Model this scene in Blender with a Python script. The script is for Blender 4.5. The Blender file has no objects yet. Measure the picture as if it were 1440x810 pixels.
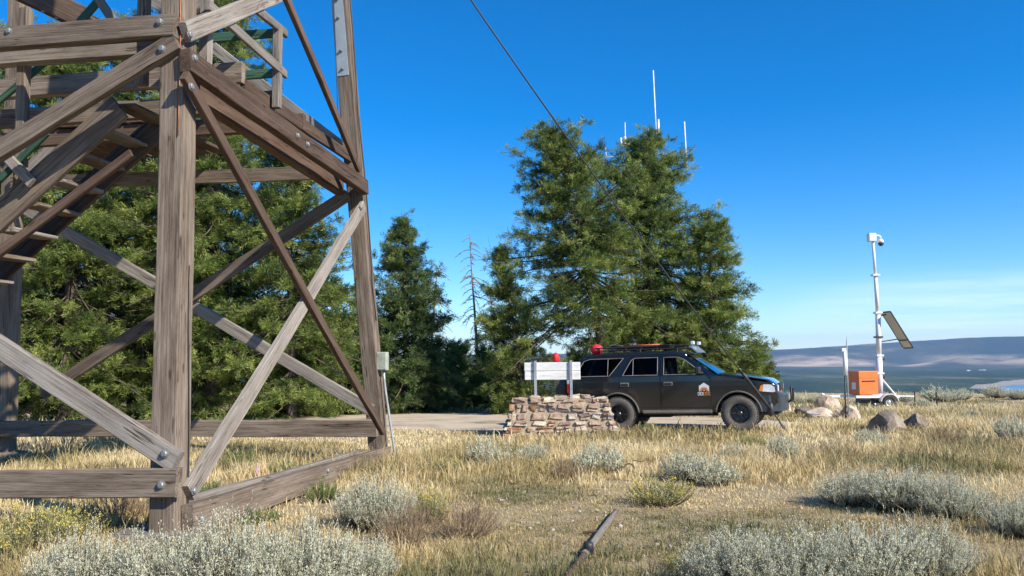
import bpy, bmesh, math, random
import numpy as np
from mathutils import Vector, Matrix
R_=math.radians
scene=bpy.context.scene
col=scene.collection
rng=np.random.default_rng(7)
random.seed(5)

# ------------------------------------------------------------------ camera maths
EYE=1.65; F=1150.0; PITCH=R_(4.97); ROLL=R_(0.6)
fwd=Vector((0,math.cos(PITCH),math.sin(PITCH)))
r0=Vector((1,0,0)); u0=Vector((0,-math.sin(PITCH),math.cos(PITCH)))
cr=r0*math.cos(ROLL)-u0*math.sin(ROLL); cu=u0*math.cos(ROLL)+r0*math.sin(ROLL)
CAM=Vector((0,0,EYE))
def ray(px,py): return (fwd+cr*((px-720)/F)+cu*((405-py)/F)).normalized()
def P(px,py,d):
    r=ray(px,py); return CAM+r*(d/r.y)
def hit(px,py,p0,n):
    r=ray(px,py); return CAM+r*((p0-CAM).dot(n)/r.dot(n))

# ------------------------------------------------------------------ noise and terrain
def _h(i,j,s):
    v=np.sin(i*127.1+j*311.7+s*74.7)*43758.5453
    return v-np.floor(v)
def vnoise(x,y,s=0):
    x=np.asarray(x,float); y=np.asarray(y,float)
    i=np.floor(x); j=np.floor(y); a=x-i; b=y-j
    a=a*a*(3-2*a); b=b*b*(3-2*b)
    return (_h(i,j,s)*(1-a)+_h(i+1,j,s)*a)*(1-b)+(_h(i,j+1,s)*(1-a)+_h(i+1,j+1,s)*a)*b
def fbm(x,y,s=0,o=4):
    r=0; a=.5
    for k in range(o): r=r+a*vnoise(np.asarray(x)*2**k,np.asarray(y)*2**k,s+k); a*=.5
    return r
def ss(a,b,x):
    t=np.clip((np.asarray(x,float)-a)/(b-a),0,1); return t*t*(3-2*t)
PLAIN=-210.0
def height(x,y):
    x=np.asarray(x,float); y=np.asarray(y,float)
    d=np.hypot(x,y-8)
    z=-1.3*ss(13,50,d)+.05*(fbm(x/3,y/3,3)-.5)*ss(4,8,d)+.35*(fbm(x/14+9,y/14,5)-.5)*ss(25,50,d)
    drop=np.maximum(d-62,0); z=z-(-PLAIN-1.2)*(1-np.exp(-(drop/340.)**1.3))
    az=np.degrees(np.arctan2(x,y)); Rr=np.hypot(x,y)
    H=np.interp(az,[-180,-60,-20,0,12,17,22,26,30,34,45,90,180],[260,330,330,340,335,372,450,520,585,590,560,320,260])
    warp=fbm(x/2600,y/2600,11)-.5
    hill=ss(16200,21500,Rr+3800*warp)*H*(.92+.16*fbm(x/1500,y/1500,21))
    foot=150*np.exp(-((Rr-16600)/1100)**2)*ss(24,29,az+4*warp)*(.6+.8*fbm(x/800,y/800,31))
    foot+=35*np.exp(-((Rr-16900)/800)**2)*(fbm(x/900,y/900,35))
    return z+np.where(Rr>9000,hill+foot,0)
def hz(x,y): return float(height(x,y))
def ghit(px,py):
    r=ray(px,py); d=5.
    lo,hi=3.,80.
    for k in range(400):
        d=3+k*.2
        p=CAM+r*(d/r.y)
        if p.z<hz(p.x,p.y): 
            return Vector((p.x,p.y,hz(p.x,p.y)))
    return p
def G(px,d):
    hy=505-.0105*(px-720); p=P(px,hy,d)
    return Vector((p.x,p.y,hz(p.x,p.y)))

# ------------------------------------------------------------------ materials
def mat(name):
    m=bpy.data.materials.new(name); m.use_nodes=True
    nt=m.node_tree; return m,nt,nt.nodes['Principled BSDF']
def N(nt,t,**k):
    n=nt.nodes.new(t)
    for a,b in k.items(): setattr(n,a,b)
    return n
def ramp(nt,stops):
    r=N(nt,'ShaderNodeValToRGB'); e=r.color_ramp.elements
    e[0].position=stops[0][0]; e[0].color=(*stops[0][1],1)
    e[1].position=stops[-1][0]; e[1].color=(*stops[-1][1],1)
    for p,c in stops[1:-1]:
        q=e.new(p); q.color=(*c,1)
    return r
def noise(nt,scale,detail=4,rough=.6,vec=None,mapscale=None,coord='Object'):
    n=N(nt,'ShaderNodeTexNoise'); n.inputs['Scale'].default_value=scale
    n.inputs['Detail'].default_value=detail; n.inputs['Roughness'].default_value=rough
    if vec is None:
        tc=N(nt,'ShaderNodeTexCoord'); vec=tc.outputs[coord]
    if mapscale:
        mp=N(nt,'ShaderNodeMapping'); mp.inputs['Scale'].default_value=mapscale
        nt.links.new(vec,mp.inputs['Vector']); vec=mp.outputs[0]
    nt.links.new(vec,n.inputs['Vector']); return n
def bump(nt,bs,src,strength=.3,dist=.01):
    b=N(nt,'ShaderNodeBump'); b.inputs['Strength'].default_value=strength; b.inputs['Distance'].default_value=dist
    nt.links.new(src,b.inputs['Height']); nt.links.new(b.outputs[0],bs.inputs['Normal'])
def plain(name,c,rough=.6,metal=0,var=.25,scale=6,spec=.5,bumpy=0):
    m,nt,b=mat(name)
    n=noise(nt,scale,5)
    r=ramp(nt,[(.3,tuple(x*(1-var) for x in c)),(.7,tuple(min(1,x*(1+var)) for x in c))])
    nt.links.new(n.outputs['Fac'],r.inputs[0]); nt.links.new(r.outputs[0],b.inputs['Base Color'])
    b.inputs['Roughness'].default_value=rough; b.inputs['Metallic'].default_value=metal
    b.inputs['Specular IOR Level'].default_value=spec
    if bumpy: bump(nt,b,n.outputs['Fac'],bumpy,.01)
    return m
def wood(name,c1,c2,dark):
    m,nt,b=mat(name)
    tc=N(nt,'ShaderNodeTexCoord'); oi=N(nt,'ShaderNodeObjectInfo')
    add=N(nt,'ShaderNodeVectorMath',operation='ADD'); sc=N(nt,'ShaderNodeVectorMath',operation='SCALE')
    cmb=N(nt,'ShaderNodeCombineXYZ')
    for k in range(3): nt.links.new(oi.outputs['Random'],cmb.inputs[k])
    nt.links.new(cmb.outputs[0],sc.inputs[0]); sc.inputs['Scale'].default_value=37
    nt.links.new(tc.outputs['Object'],add.inputs[0]); nt.links.new(sc.outputs[0],add.inputs[1])
    v=add.outputs[0]
    g=noise(nt,1,6,.7,v,(1.1,55,55)); big=noise(nt,1,4,.6,v,(1.2,7,7)); fine=noise(nt,1,4,.75,v,(7,260,260))
    r=ramp(nt,[(.2,dark),(.38,c1),(.66,c2),(.82,tuple(min(1,x*1.25) for x in c2))])
    mx=N(nt,'ShaderNodeMath',operation='MULTIPLY_ADD'); nt.links.new(big.outputs['Fac'],mx.inputs[0]); mx.inputs[1].default_value=.7
    nt.links.new(g.outputs['Fac'],mx.inputs[2])
    m2=N(nt,'ShaderNodeMath',operation='MULTIPLY_ADD'); nt.links.new(fine.outputs['Fac'],m2.inputs[0]); m2.inputs[1].default_value=.5
    nt.links.new(mx.outputs[0],m2.inputs[2])
    m3=N(nt,'ShaderNodeMath',operation='ADD'); nt.links.new(m2.outputs[0],m3.inputs[0]); m3.inputs[1].default_value=-.6
    nt.links.new(m3.outputs[0],r.inputs[0])
    # long drying checks
    ck=noise(nt,1,3,.55,v,(.45,15,15)); cr_=ramp(nt,[(0,(.08,.06,.045)),(.009,(.3,.25,.2)),(.02,(1,1,1))])
    c1_=N(nt,'ShaderNodeMath',operation='SUBTRACT'); nt.links.new(ck.outputs['Fac'],c1_.inputs[0]); c1_.inputs[1].default_value=.5
    c2_=N(nt,'ShaderNodeMath',operation='ABSOLUTE'); nt.links.new(c1_.outputs[0],c2_.inputs[0])
    wr=noise(nt,1,3,.6,v,(1.6,4,4)); c3_=N(nt,'ShaderNodeMapRange'); nt.links.new(wr.outputs['Fac'],c3_.inputs[0]); c3_.inputs[1].default_value=.42; c3_.inputs[2].default_value=.6; c3_.inputs[3].default_value=0; c3_.inputs[4].default_value=.06
    c4_=N(nt,'ShaderNodeMath',operation='ADD'); nt.links.new(c2_.outputs[0],c4_.inputs[0]); nt.links.new(c3_.outputs[0],c4_.inputs[1])
    nt.links.new(c4_.outputs[0],cr_.inputs[0])
    # knots
    vk=N(nt,'ShaderNodeTexVoronoi'); vk.inputs['Scale'].default_value=1; mpk=N(nt,'ShaderNodeMapping'); mpk.inputs['Scale'].default_value=(1.7,5,5); nt.links.new(v,mpk.inputs[0]); nt.links.new(mpk.outputs[0],vk.inputs['Vector'])
    kr=ramp(nt,[(.0,(.3,.22,.16)),(.07,(.55,.42,.32)),(.1,(1,1,1))]); nt.links.new(vk.outputs['Distance'],kr.inputs[0])
    km=N(nt,'ShaderNodeMix',data_type='RGBA',blend_type='MULTIPLY'); km.inputs[0].default_value=.8; nt.links.new(r.outputs[0],km.inputs[6]); nt.links.new(kr.outputs[0],km.inputs[7])
    mul=N(nt,'ShaderNodeMix',data_type='RGBA',blend_type='MULTIPLY'); mul.inputs[0].default_value=.85
    nt.links.new(km.outputs[2],mul.inputs[6]); nt.links.new(cr_.outputs[0],mul.inputs[7])
    # tint per timber
    hv=N(nt,'ShaderNodeHueSaturation'); mr=N(nt,'ShaderNodeMapRange'); nt.links.new(oi.outputs['Random'],mr.inputs[0])
    mr.inputs[3].default_value=.78; mr.inputs[4].default_value=1.2; nt.links.new(mr.outputs[0],hv.inputs['Value'])
    nt.links.new(mul.outputs[2],hv.inputs['Color']); nt.links.new(hv.outputs[0],b.inputs['Base Color'])
    b.inputs['Roughness'].default_value=.85; b.inputs['Specular IOR Level'].default_value=.25
    ad=N(nt,'ShaderNodeMath',operation='MULTIPLY'); nt.links.new(m3.outputs[0],ad.inputs[0]); nt.links.new(cr_.outputs[0],ad.inputs[1])
    bump(nt,b,ad.outputs[0],.7,.012)
    return m
def leafmat(name,stops,rough=.6,trans=.25,spec=.3):
    m,nt,b=mat(name)
    a=N(nt,'ShaderNodeAttribute',attribute_name='t')
    r=ramp(nt,stops); nt.links.new(a.outputs['Fac'],r.inputs[0])
    nt.links.new(r.outputs[0],b.inputs['Base Color']); b.inputs['Roughness'].default_value=rough
    b.inputs['Specular IOR Level'].default_value=spec
    if trans:
        tr=N(nt,'ShaderNodeBsdfTranslucent'); nt.links.new(r.outputs[0],tr.inputs['Color'])
        mx=N(nt,'ShaderNodeMixShader'); mx.inputs[0].default_value=trans
        nt.links.new(b.outputs[0],mx.inputs[1]); nt.links.new(tr.outputs[0],mx.inputs[2])
        nt.links.new(mx.outputs[0],nt.nodes['Material Output'].inputs['Surface'])
    return m
M={}
M['wood']=wood('weathered_timber',(.13,.095,.07),(.265,.21,.16),(.04,.028,.02))
M['wood_grey']=wood('grey_timber',(.19,.16,.135),(.32,.285,.245),(.07,.055,.045))
M['wood_brown']=wood('brown_timber',(.085,.052,.036),(.145,.098,.07),(.03,.02,.015))
M['wood_green']=wood('green_painted_timber',(.04,.09,.06),(.06,.15,.1),(.1,.09,.07))
M['bolt']=plain('galvanised_bolt',(.3,.3,.29),.6,.6)
M['plate']=plain('galvanised_plate',(.38,.42,.44),.55,.35,.12)
M['cable']=plain('black_cable',(.03,.03,.032),.5)
M['copper']=plain('copper_wire',(.4,.15,.06),.5,.3)
M['box_pvc']=plain('grey_green_plastic',(.35,.38,.3),.5)
M['conduit']=plain('grey_conduit',(.45,.46,.47),.4,.4)

# ------------------------------------------------------------------ object helpers
def tag(o,label=None,cat=None,group=None,kind=None):
    if label: o['label']=label
    if cat: o['category']=cat
    if group: o['group']=group
    if kind: o['kind']=kind
    return o
def empty(name,loc,rz=0):
    o=bpy.data.objects.new(name,None); col.objects.link(o); o.location=loc; o.rotation_euler=(0,0,rz); o.empty_display_size=.2
    return o
def link(name,me,m,parent=None,smooth=False):
    o=bpy.data.objects.new(name,me); col.objects.link(o)
    if m is not None:
        for x in (m if isinstance(m,(list,tuple)) else [m]): me.materials.append(x)
    if parent is not None: o.parent=parent
    if smooth: me.shade_smooth()
    return o
def fromarrays(name,V,Fs,tint=None):
    """V (n,3); Fs (k,q) constant-size faces"""
    V=np.asarray(V,np.float32); Fs=np.asarray(Fs,np.int32)
    me=bpy.data.meshes.new(name); q=Fs.shape[1]
    me.vertices.add(len(V)); me.vertices.foreach_set('co',V.ravel())
    me.loops.add(Fs.size); me.loops.foreach_set('vertex_index',Fs.ravel())
    me.polygons.add(len(Fs)); me.polygons.foreach_set('loop_start',np.arange(0,Fs.size,q,dtype=np.int32))
    me.polygons.foreach_set('loop_total',np.full(len(Fs),q,np.int32))
    if tint is not None:
        a=me.attributes.new('t','FLOAT','POINT'); a.data.foreach_set('value',np.asarray(tint,np.float32))
    me.update(calc_edges=True); return me
class MB:
    def __init__(s): s.bm=bmesh.new()
    def box(s,c,size,rot=None,bev=0):
        r=bmesh.ops.create_cube(s.bm,size=1); vs=r['verts']
        mt=Matrix.Translation(c)@(rot.to_4x4() if rot else Matrix())@Matrix.Diagonal((*size,1))
        bmesh.ops.transform(s.bm,matrix=mt,verts=vs)
        if bev:
            es=list({e for v in vs for e in v.link_edges})
            bmesh.ops.bevel(s.bm,geom=es,offset=bev,segments=2,affect='EDGES',profile=.5)
        return s
    def tube(s,pts,rad,n=8,cap=True):
        pts=[Vector(p) for p in pts]
        if not hasattr(rad,'__len__'): rad=[rad]*len(pts)
        rings=[]; ref=None
        for i,p in enumerate(pts):
            a=pts[max(i-1,0)]; b=pts[min(i+1,len(pts)-1)]; d=(b-a).normalized()
            if ref is None: ref=Vector((0,0,1)) if abs(d.z)<.9 else Vector((1,0,0))
            x=ref.cross(d).normalized(); y=d.cross(x); ref=y if abs(y.dot(d))<.9 else ref
            rings.append([s.bm.verts.new(p+(x*math.cos(2*math.pi*k/n)+y*math.sin(2*math.pi*k/n))*rad[i]) for k in range(n)])
        for i in range(len(rings)-1):
            for k in range(n):
                s.bm.faces.new((rings[i][k],rings[i][(k+1)%n],rings[i+1][(k+1)%n],rings[i+1][k]))
        if cap:
            s.bm.faces.new(rings[0][::-1]); s.bm.faces.new(rings[-1])
        return s
    def lathe(s,prof,n=32,axis='y',c=(0,0,0),close=False):
        """prof: list of (radius, along)"""
        rings=[]
        for r,a in prof:
            ring=[]
            for k in range(n):
                t=2*math.pi*k/n; q=(r*math.cos(t),a,r*math.sin(t)) if axis=='y' else ((a,r*math.cos(t),r*math.sin(t)) if axis=='x' else (r*math.cos(t),r*math.sin(t),a))
                ring.append(s.bm.verts.new(Vector(c)+Vector(q)))
            rings.append(ring)
        m=len(rings)
        for i in range(m if close else m-1):
            A=rings[i];B=rings[(i+1)%m]
            for k in range(n): s.bm.faces.new((A[k],A[(k+1)%n],B[(k+1)%n],B[k]))
        if not close:
            if prof[0][0]>1e-4: s.bm.faces.new(rings[0])
            if prof[-1][0]>1e-4: s.bm.faces.new(rings[-1][::-1])
        return s
    def prism(s,poly,axis,a,b):
        """poly 2D list extruded between a and b along axis"""
        def q(p,t): return {'y':(p[0],t,p[1]),'x':(t,p[0],p[1]),'z':(p[0],p[1],t)}[axis]
        A=[s.bm.verts.new(q(p,a)) for p in poly]; B=[s.bm.verts.new(q(p,b)) for p in poly]
        n=len(poly)
        for k in range(n): s.bm.faces.new((A[k],A[(k+1)%n],B[(k+1)%n],B[k]))
        s.bm.faces.new(A[::-1]); s.bm.faces.new(B); return s
    def build(s,name,m,parent=None,smooth=False,auto=False):
        bmesh.ops.recalc_face_normals(s.bm,faces=s.bm.faces)
        me=bpy.data.meshes.new(name); s.bm.to_mesh(me); s.bm.free()
        o=link(name,me,m,parent,smooth)
        if auto:
            me.shade_smooth()
            try: me.set_sharp_from_angle(angle=R_(35))
            except Exception: pass
        return o

# ------------------------------------------------------------------ ground sheet
def terrain():
    azs=np.concatenate([np.arange(-180,-44,4),np.arange(-44,44,.22),np.arange(44,180,4)])
    rs=[.6]
    while rs[-1]<80: rs.append(rs[-1]+max(.12,rs[-1]*.014))
    while rs[-1]<12000: rs.append(rs[-1]*1.06)
    while rs[-1]<27000: rs.append(rs[-1]+170)
    rs=np.array(rs); A,Rr=np.meshgrid(np.radians(azs),rs)
    X=np.sin(A)*Rr; Y=np.cos(A)*Rr; Z=height(X,Y)
    n=len(azs); V=np.stack([X,Y,Z],-1).reshape(-1,3)
    V=np.vstack([V,[[0,0,hz(0,0)]]])
    i=np.arange(len(rs)-1)[:,None]*n; j=np.arange(n)[None,:]; j2=(j+1)%n
    Q=np.stack([i+j,i+n+j,i+n+j2,i+j2],-1).reshape(-1,4)
    me=fromarrays('ground',V,Q)
    bm=bmesh.new(); bm.from_mesh(me); bm.verts.ensure_lookup_table()
    c=bm.verts[len(V)-1]
    for k in range(n): bm.faces.new((c,bm.verts[k],bm.verts[(k+1)%n]))
    bmesh.ops.recalc_face_normals(bm,faces=bm.faces); bm.to_mesh(me); bm.free()
    m,nt,b=mat('ground')
    geo=N(nt,'ShaderNodeNewGeometry'); sep=N(nt,'ShaderNodeSeparateXYZ'); nt.links.new(geo.outputs['Position'],sep.inputs[0])
    ln=N(nt,'ShaderNodeVectorMath',operation='LENGTH'); nt.links.new(geo.outputs['Position'],ln.inputs[0])
    pos=geo.outputs['Position']
    # near: dry soil with litter
    n1=noise(nt,.55,5,.6,pos); n2=noise(nt,30,6,.7,pos); n3=noise(nt,110,3,.6,pos)
    r1=ramp(nt,[(.3,(.23,.175,.1)),(.5,(.38,.3,.185)),(.7,(.48,.4,.27))])
    ad=N(nt,'ShaderNodeMath',operation='MULTIPLY_ADD'); nt.links.new(n2.outputs['Fac'],ad.inputs[0]); ad.inputs[1].default_value=.9
    nt.links.new(n1.outputs['Fac'],ad.inputs[2]); sb=N(nt,'ShaderNodeMath',operation='SUBTRACT'); nt.links.new(ad.outputs[0],sb.inputs[0]); sb.inputs[1].default_value=.45
    nt.links.new(sb.outputs[0],r1.inputs[0])
    fl=ramp(nt,[(.66,(0,0,0)),(.72,(1,1,1))]); nt.links.new(n3.outputs['Fac'],fl.inputs[0])
    mxf=N(nt,'ShaderNodeMix',data_type='RGBA'); nt.links.new(fl.outputs[0],mxf.inputs[0]); nt.links.new(r1.outputs[0],mxf.inputs[6]); mxf.inputs[7].default_value=(.5,.44,.33,1)
    # far: conifer forest on the plain, grassland and rock on the hills
    f1=noise(nt,.0011,6,.65,pos,(1,.35,1)); f2=noise(nt,.011,5,.8,pos)
    rf=ramp(nt,[(.38,(.008,.022,.006)),(.5,(.022,.042,.012)),(.6,(.05,.072,.024)),(.66,(.16,.14,.07)),(.75,(.22,.18,.1))])
    fa=N(nt,'ShaderNodeMath',operation='MULTIPLY_ADD'); nt.links.new(f2.outputs['Fac'],fa.inputs[0]); fa.inputs[1].default_value=.55; nt.links.new(f1.outputs['Fac'],fa.inputs[2])
    fs=N(nt,'ShaderNodeMath',operation='SUBTRACT'); nt.links.new(fa.outputs[0],fs.inputs[0]); fs.inputs[1].default_value=.28; nt.links.new(fs.outputs[0],rf.inputs[0])
    h1=noise(nt,.00042,7,.62,pos,(1,1,2.5)); rh=ramp(nt,[(.4,(.01,.022,.014)),(.49,(.05,.055,.03)),(.56,(.22,.165,.11)),(.63,(.6,.44,.3))])
    # lower slopes paler
    hb=N(nt,'ShaderNodeMapRange'); nt.links.new(sep.outputs['Z'],hb.inputs[0]); hb.inputs[1].default_value=-200; hb.inputs[2].default_value=60; hb.inputs[3].default_value=.1; hb.inputs[4].default_value=-.1
    ha=N(nt,'ShaderNodeMath',operation='ADD'); nt.links.new(hb.outputs[0],ha.inputs[0]); nt.links.new(h1.outputs['Fac'],ha.inputs[1]); nt.links.new(ha.outputs[0],rh.inputs[0])
    # dry grass foothills
    ma=N(nt,'ShaderNodeMath',operation='MULTIPLY_ADD'); nt.links.new(sep.outputs['Y'],ma.inputs[0]); ma.inputs[1].default_value=-.47; nt.links.new(sep.outputs['X'],ma.inputs[2])
    def MR(src,a,b_):
        q=N(nt,'ShaderNodeMapRange'); nt.links.new(src,q.inputs[0]); q.inputs[1].default_value=a; q.inputs[2].default_value=b_; return q.outputs[0]
    def MU(a,b_):
        q=N(nt,'ShaderNodeMath',operation='MULTIPLY'); nt.links.new(a,q.inputs[0]); nt.links.new(b_,q.inputs[1]); return q.outputs[0]
    fn=noise(nt,.0013,5,.6,pos); tm=MU(MU(MR(ma.outputs[0],200,1500),MR(fn.outputs['Fac'],.4,.62)),MU(MR(sep.outputs['Z'],-195,-120),MR(sep.outputs['Z'],10,-60)))
    tx_=N(nt,'ShaderNodeMix',data_type='RGBA'); nt.links.new(tm,tx_.inputs[0]); nt.links.new(rh.outputs[0],tx_.inputs[6]); tx_.inputs[7].default_value=(.5,.38,.25,1)
    mk=N(nt,'ShaderNodeMapRange'); nt.links.new(sep.outputs['Z'],mk.inputs[0]); mk.inputs[1].default_value=PLAIN+3; mk.inputs[2].default_value=PLAIN+22
    mfh=N(nt,'ShaderNodeMix',data_type='RGBA'); nt.links.new(mk.outputs[0],mfh.inputs[0]); nt.links.new(rf.outputs[0],mfh.inputs[6]); nt.links.new(tx_.outputs[2],mfh.inputs[7])
    mf=N(nt,'ShaderNodeMapRange'); nt.links.new(ln.outputs['Value'],mf.inputs[0]); mf.inputs[1].default_value=80; mf.inputs[2].default_value=140
    mx=N(nt,'ShaderNodeMix',data_type='RGBA'); nt.links.new(mf.outputs[0],mx.inputs[0]); nt.links.new(mxf.outputs[2],mx.inputs[6]); nt.links.new(mfh.outputs[2],mx.inputs[7])
    nt.links.new(mx.outputs[2],b.inputs['Base Color']); b.inputs['Roughness'].default_value=.95; b.inputs['Specular IOR Level'].default_value=.1
    bump(nt,b,n2.outputs['Fac'],.8,.03)
    o=link('ground',me,m,None,True); tag(o,kind='structure')
terrain()

# road: sheet following the ground
ROADC=[(-30,27.5),(-14,24.5),(-8,23.8),(-2,23.3),(3,21.6),(5.5,20.6),(7.2,20.2)]
def road_y(x):
    return np.interp(x,[p[0] for p in ROADC],[p[1] for p in ROADC])
def road_half(x):
    return np.interp(x,[-30,-14,-6,0,4,6,7.2],[2.4,2.6,3.7,4.2,3.3,2.2,.1])
def in_road(x,y,pad=0):
    w=road_half(x)+.35*(fbm(x*1.1,y*.8,77)-.5)*2
    return (np.abs(y-road_y(x))<w+pad)&(x<7.2)
def road():
    xs=np.linspace(-30,7.1,260); ts=np.linspace(-1,1,40)
    V=[]
    for x in xs:
        c=road_y(x); w=road_half(x)
        yb=c-w-.3*(fbm(x*1.1,c-w,77)-.5)*2-.25*(vnoise(x*3,1,9)-.5); yt=c+w+.4*(vnoise(x*.9,5,3)-.5)
        for t in ts:
            y=yb+(yt-yb)*(t+1)/2
            edge=min(1,(1-abs(t))*8)
            V.append((x,y,hz(x,y)-.02+.035*edge+.012*(fbm(x*2,y*2,8)-.5)))
    n=len(ts); i=np.arange(len(xs)-1)[:,None]*n; j=np.arange(n-1)[None,:]
    Q=np.stack([i+j,i+n+j,i+n+j+1,i+j+1],-1).reshape(-1,4)
    m,nt,b=mat('gravel_road')
    a=noise(nt,.9,5,.6); c=noise(nt,28,5,.7); g=noise(nt,1,4,.6,None,(.15,2.2,1))
    ad=N(nt,'ShaderNodeMath',operation='MULTIPLY_ADD'); nt.links.new(c.outputs['Fac'],ad.inputs[0]); ad.inputs[1].default_value=.5; nt.links.new(a.outputs['Fac'],ad.inputs[2])
    a2=N(nt,'ShaderNodeMath',operation='MULTIPLY_ADD'); nt.links.new(g.outputs['Fac'],a2.inputs[0]); a2.inputs[1].default_value=.5; nt.links.new(ad.outputs[0],a2.inputs[2])
    r=ramp(nt,[(.75,(.3,.23,.155)),(.95,(.46,.37,.26)),(1.0,(.54,.44,.32))]); nt.links.new(a2.outputs[0],r.inputs[0])
    nt.links.new(r.outputs[0],b.inputs['Base Color']); b.inputs['Roughness'].default_value=.95; bump(nt,b,c.outputs['Fac'],.5,.02)
    o=link('gravel_road',fromarrays('gravel_road',V,Q),m,None,True); tag(o,kind='structure')
road()

# lake, shore and clearings on the far plain
def far_sheet(name,pix,dz,m):
    bm=bmesh.new(); vs=[]
    n=len(pix)
    for k in range(n):
        a=pix[k]; b=pix[(k+1)%n]
        for s in range(6):
            t=s/6; px=a[0]+(b[0]-a[0])*t; py=a[1]+(b[1]-a[1])*t
            py+=(random.random()-.5)*(.8 if s else 0)
            q=hit(px,py,Vector((0,0,PLAIN)),Vector((0,0,1))); vs.append(bm.verts.new((q.x,q.y,PLAIN+dz)))
    f=bm.faces.new(vs); 
    bmesh.ops.recalc_face_normals(bm,faces=bm.faces)
    if f.normal.z<0: f.normal_flip()
    me=bpy.data.meshes.new(name); bm.to_mesh(me); bm.free(); o=link(name,me,m); tag(o,kind='structure'); return o
m_sh=plain('shore_sand',(.34,.28,.22),.9,0,.2,.002)
far_sheet('lake_shore',[(1362,546.5),(1372,541),(1395,540),(1412,536),(1440,534),(1520,531),(1600,532),(1600,566),(1500,562),(1440,556),(1400,549)],2,m_sh)
m,nt,b=mat('lake_water'); b.inputs['Base Color'].default_value=(.02,.09,.2,1); b.inputs['Roughness'].default_value=.18
w=noise(nt,.05,4); bump(nt,b,w.outputs['Fac'],.3,3)
far_sheet('lake',[(1392,547),(1410,543.5),(1440,541),(1500,539),(1600,538),(1600,560),(1500,560),(1440,556),(1410,551)],4,m)
m_cl=plain('clearing',(.6,.55,.48),.9,0,.15,.01)
far_sheet('clearing',[(1359,520.8),(1364,520.2),(1366,521.6),(1360,522)],3,m_cl)
far_sheet('clearing',[(1376,520.2),(1386,519.8),(1387,520.8),(1378,521.2)],3,m_cl)

# ------------------------------------------------------------------ card foliage tools
def cards(pos,dirs,ln,wd,rg):
    """quads: pos base (n,3), dirs unit (n,3)"""
    n=len(pos); rv=rg.normal(size=(n,3)); s=np.cross(dirs,rv); s/=np.linalg.norm(s,axis=1,keepdims=True)+1e-9
    ln=np.broadcast_to(ln,(n,))[:,None]; wd=np.broadcast_to(wd,(n,))[:,None]
    a=pos-s*wd*.35; b_=pos+s*wd*.35; m1=pos+dirs*ln*.55
    c=m1+s*wd*.5; d=pos+dirs*ln; e=m1-s*wd*.5
    # kite: base, right, tip, left
    V=np.stack([pos,c,d,e],1).reshape(-1,3)
    Q=np.arange(4*n).reshape(-1,4); return V,Q
def unit(v): return v/(np.linalg.norm(v,axis=-1,keepdims=True)+1e-9)
def tubes_np(paths,radii,n=5):
    """paths list of (k,3); radii list (k,)"""
    Vs=[];Qs=[];off=0
    ang=np.arange(n)*2*np.pi/n
    for p,r in zip(paths,radii):
        k=len(p); d=unit(np.gradient(p,axis=0)); ref=np.where(np.abs(d[:,2:3])<.9,[[0,0,1.]],[[1.,0,0]])
        x=unit(np.cross(ref,d)); y=np.cross(d,x)
        ring=p[:,None]+ (x[:,None]*np.cos(ang)[None,:,None]+y[:,None]*np.sin(ang)[None,:,None])*np.asarray(r)[:,None,None]
        Vs.append(ring.reshape(-1,3))
        i=np.arange(k-1)[:,None]*n; j=np.arange(n)[None,:]; j2=(j+1)%n
        Qs.append(np.stack([i+j,i+j2,i+n+j2,i+n+j],-1).reshape(-1,4)+off); off+=k*n
    return np.vstack(Vs),np.vstack(Qs)

M['bark']=plain('bark',(.13,.1,.08),.95,0,.45,9,.2,.8)
M['deadwood']=plain('dead_wood',(.27,.23,.2),.9,0,.3,9,.2)
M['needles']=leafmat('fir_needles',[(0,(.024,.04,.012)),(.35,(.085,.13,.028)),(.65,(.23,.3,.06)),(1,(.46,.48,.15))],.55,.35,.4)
M['needles_blue']=leafmat('fir_needles_bluish',[(0,(.024,.042,.018)),(.35,(.075,.125,.038)),(.7,(.17,.24,.07)),(1,(.3,.35,.13))],.55,.3,.4)

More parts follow.
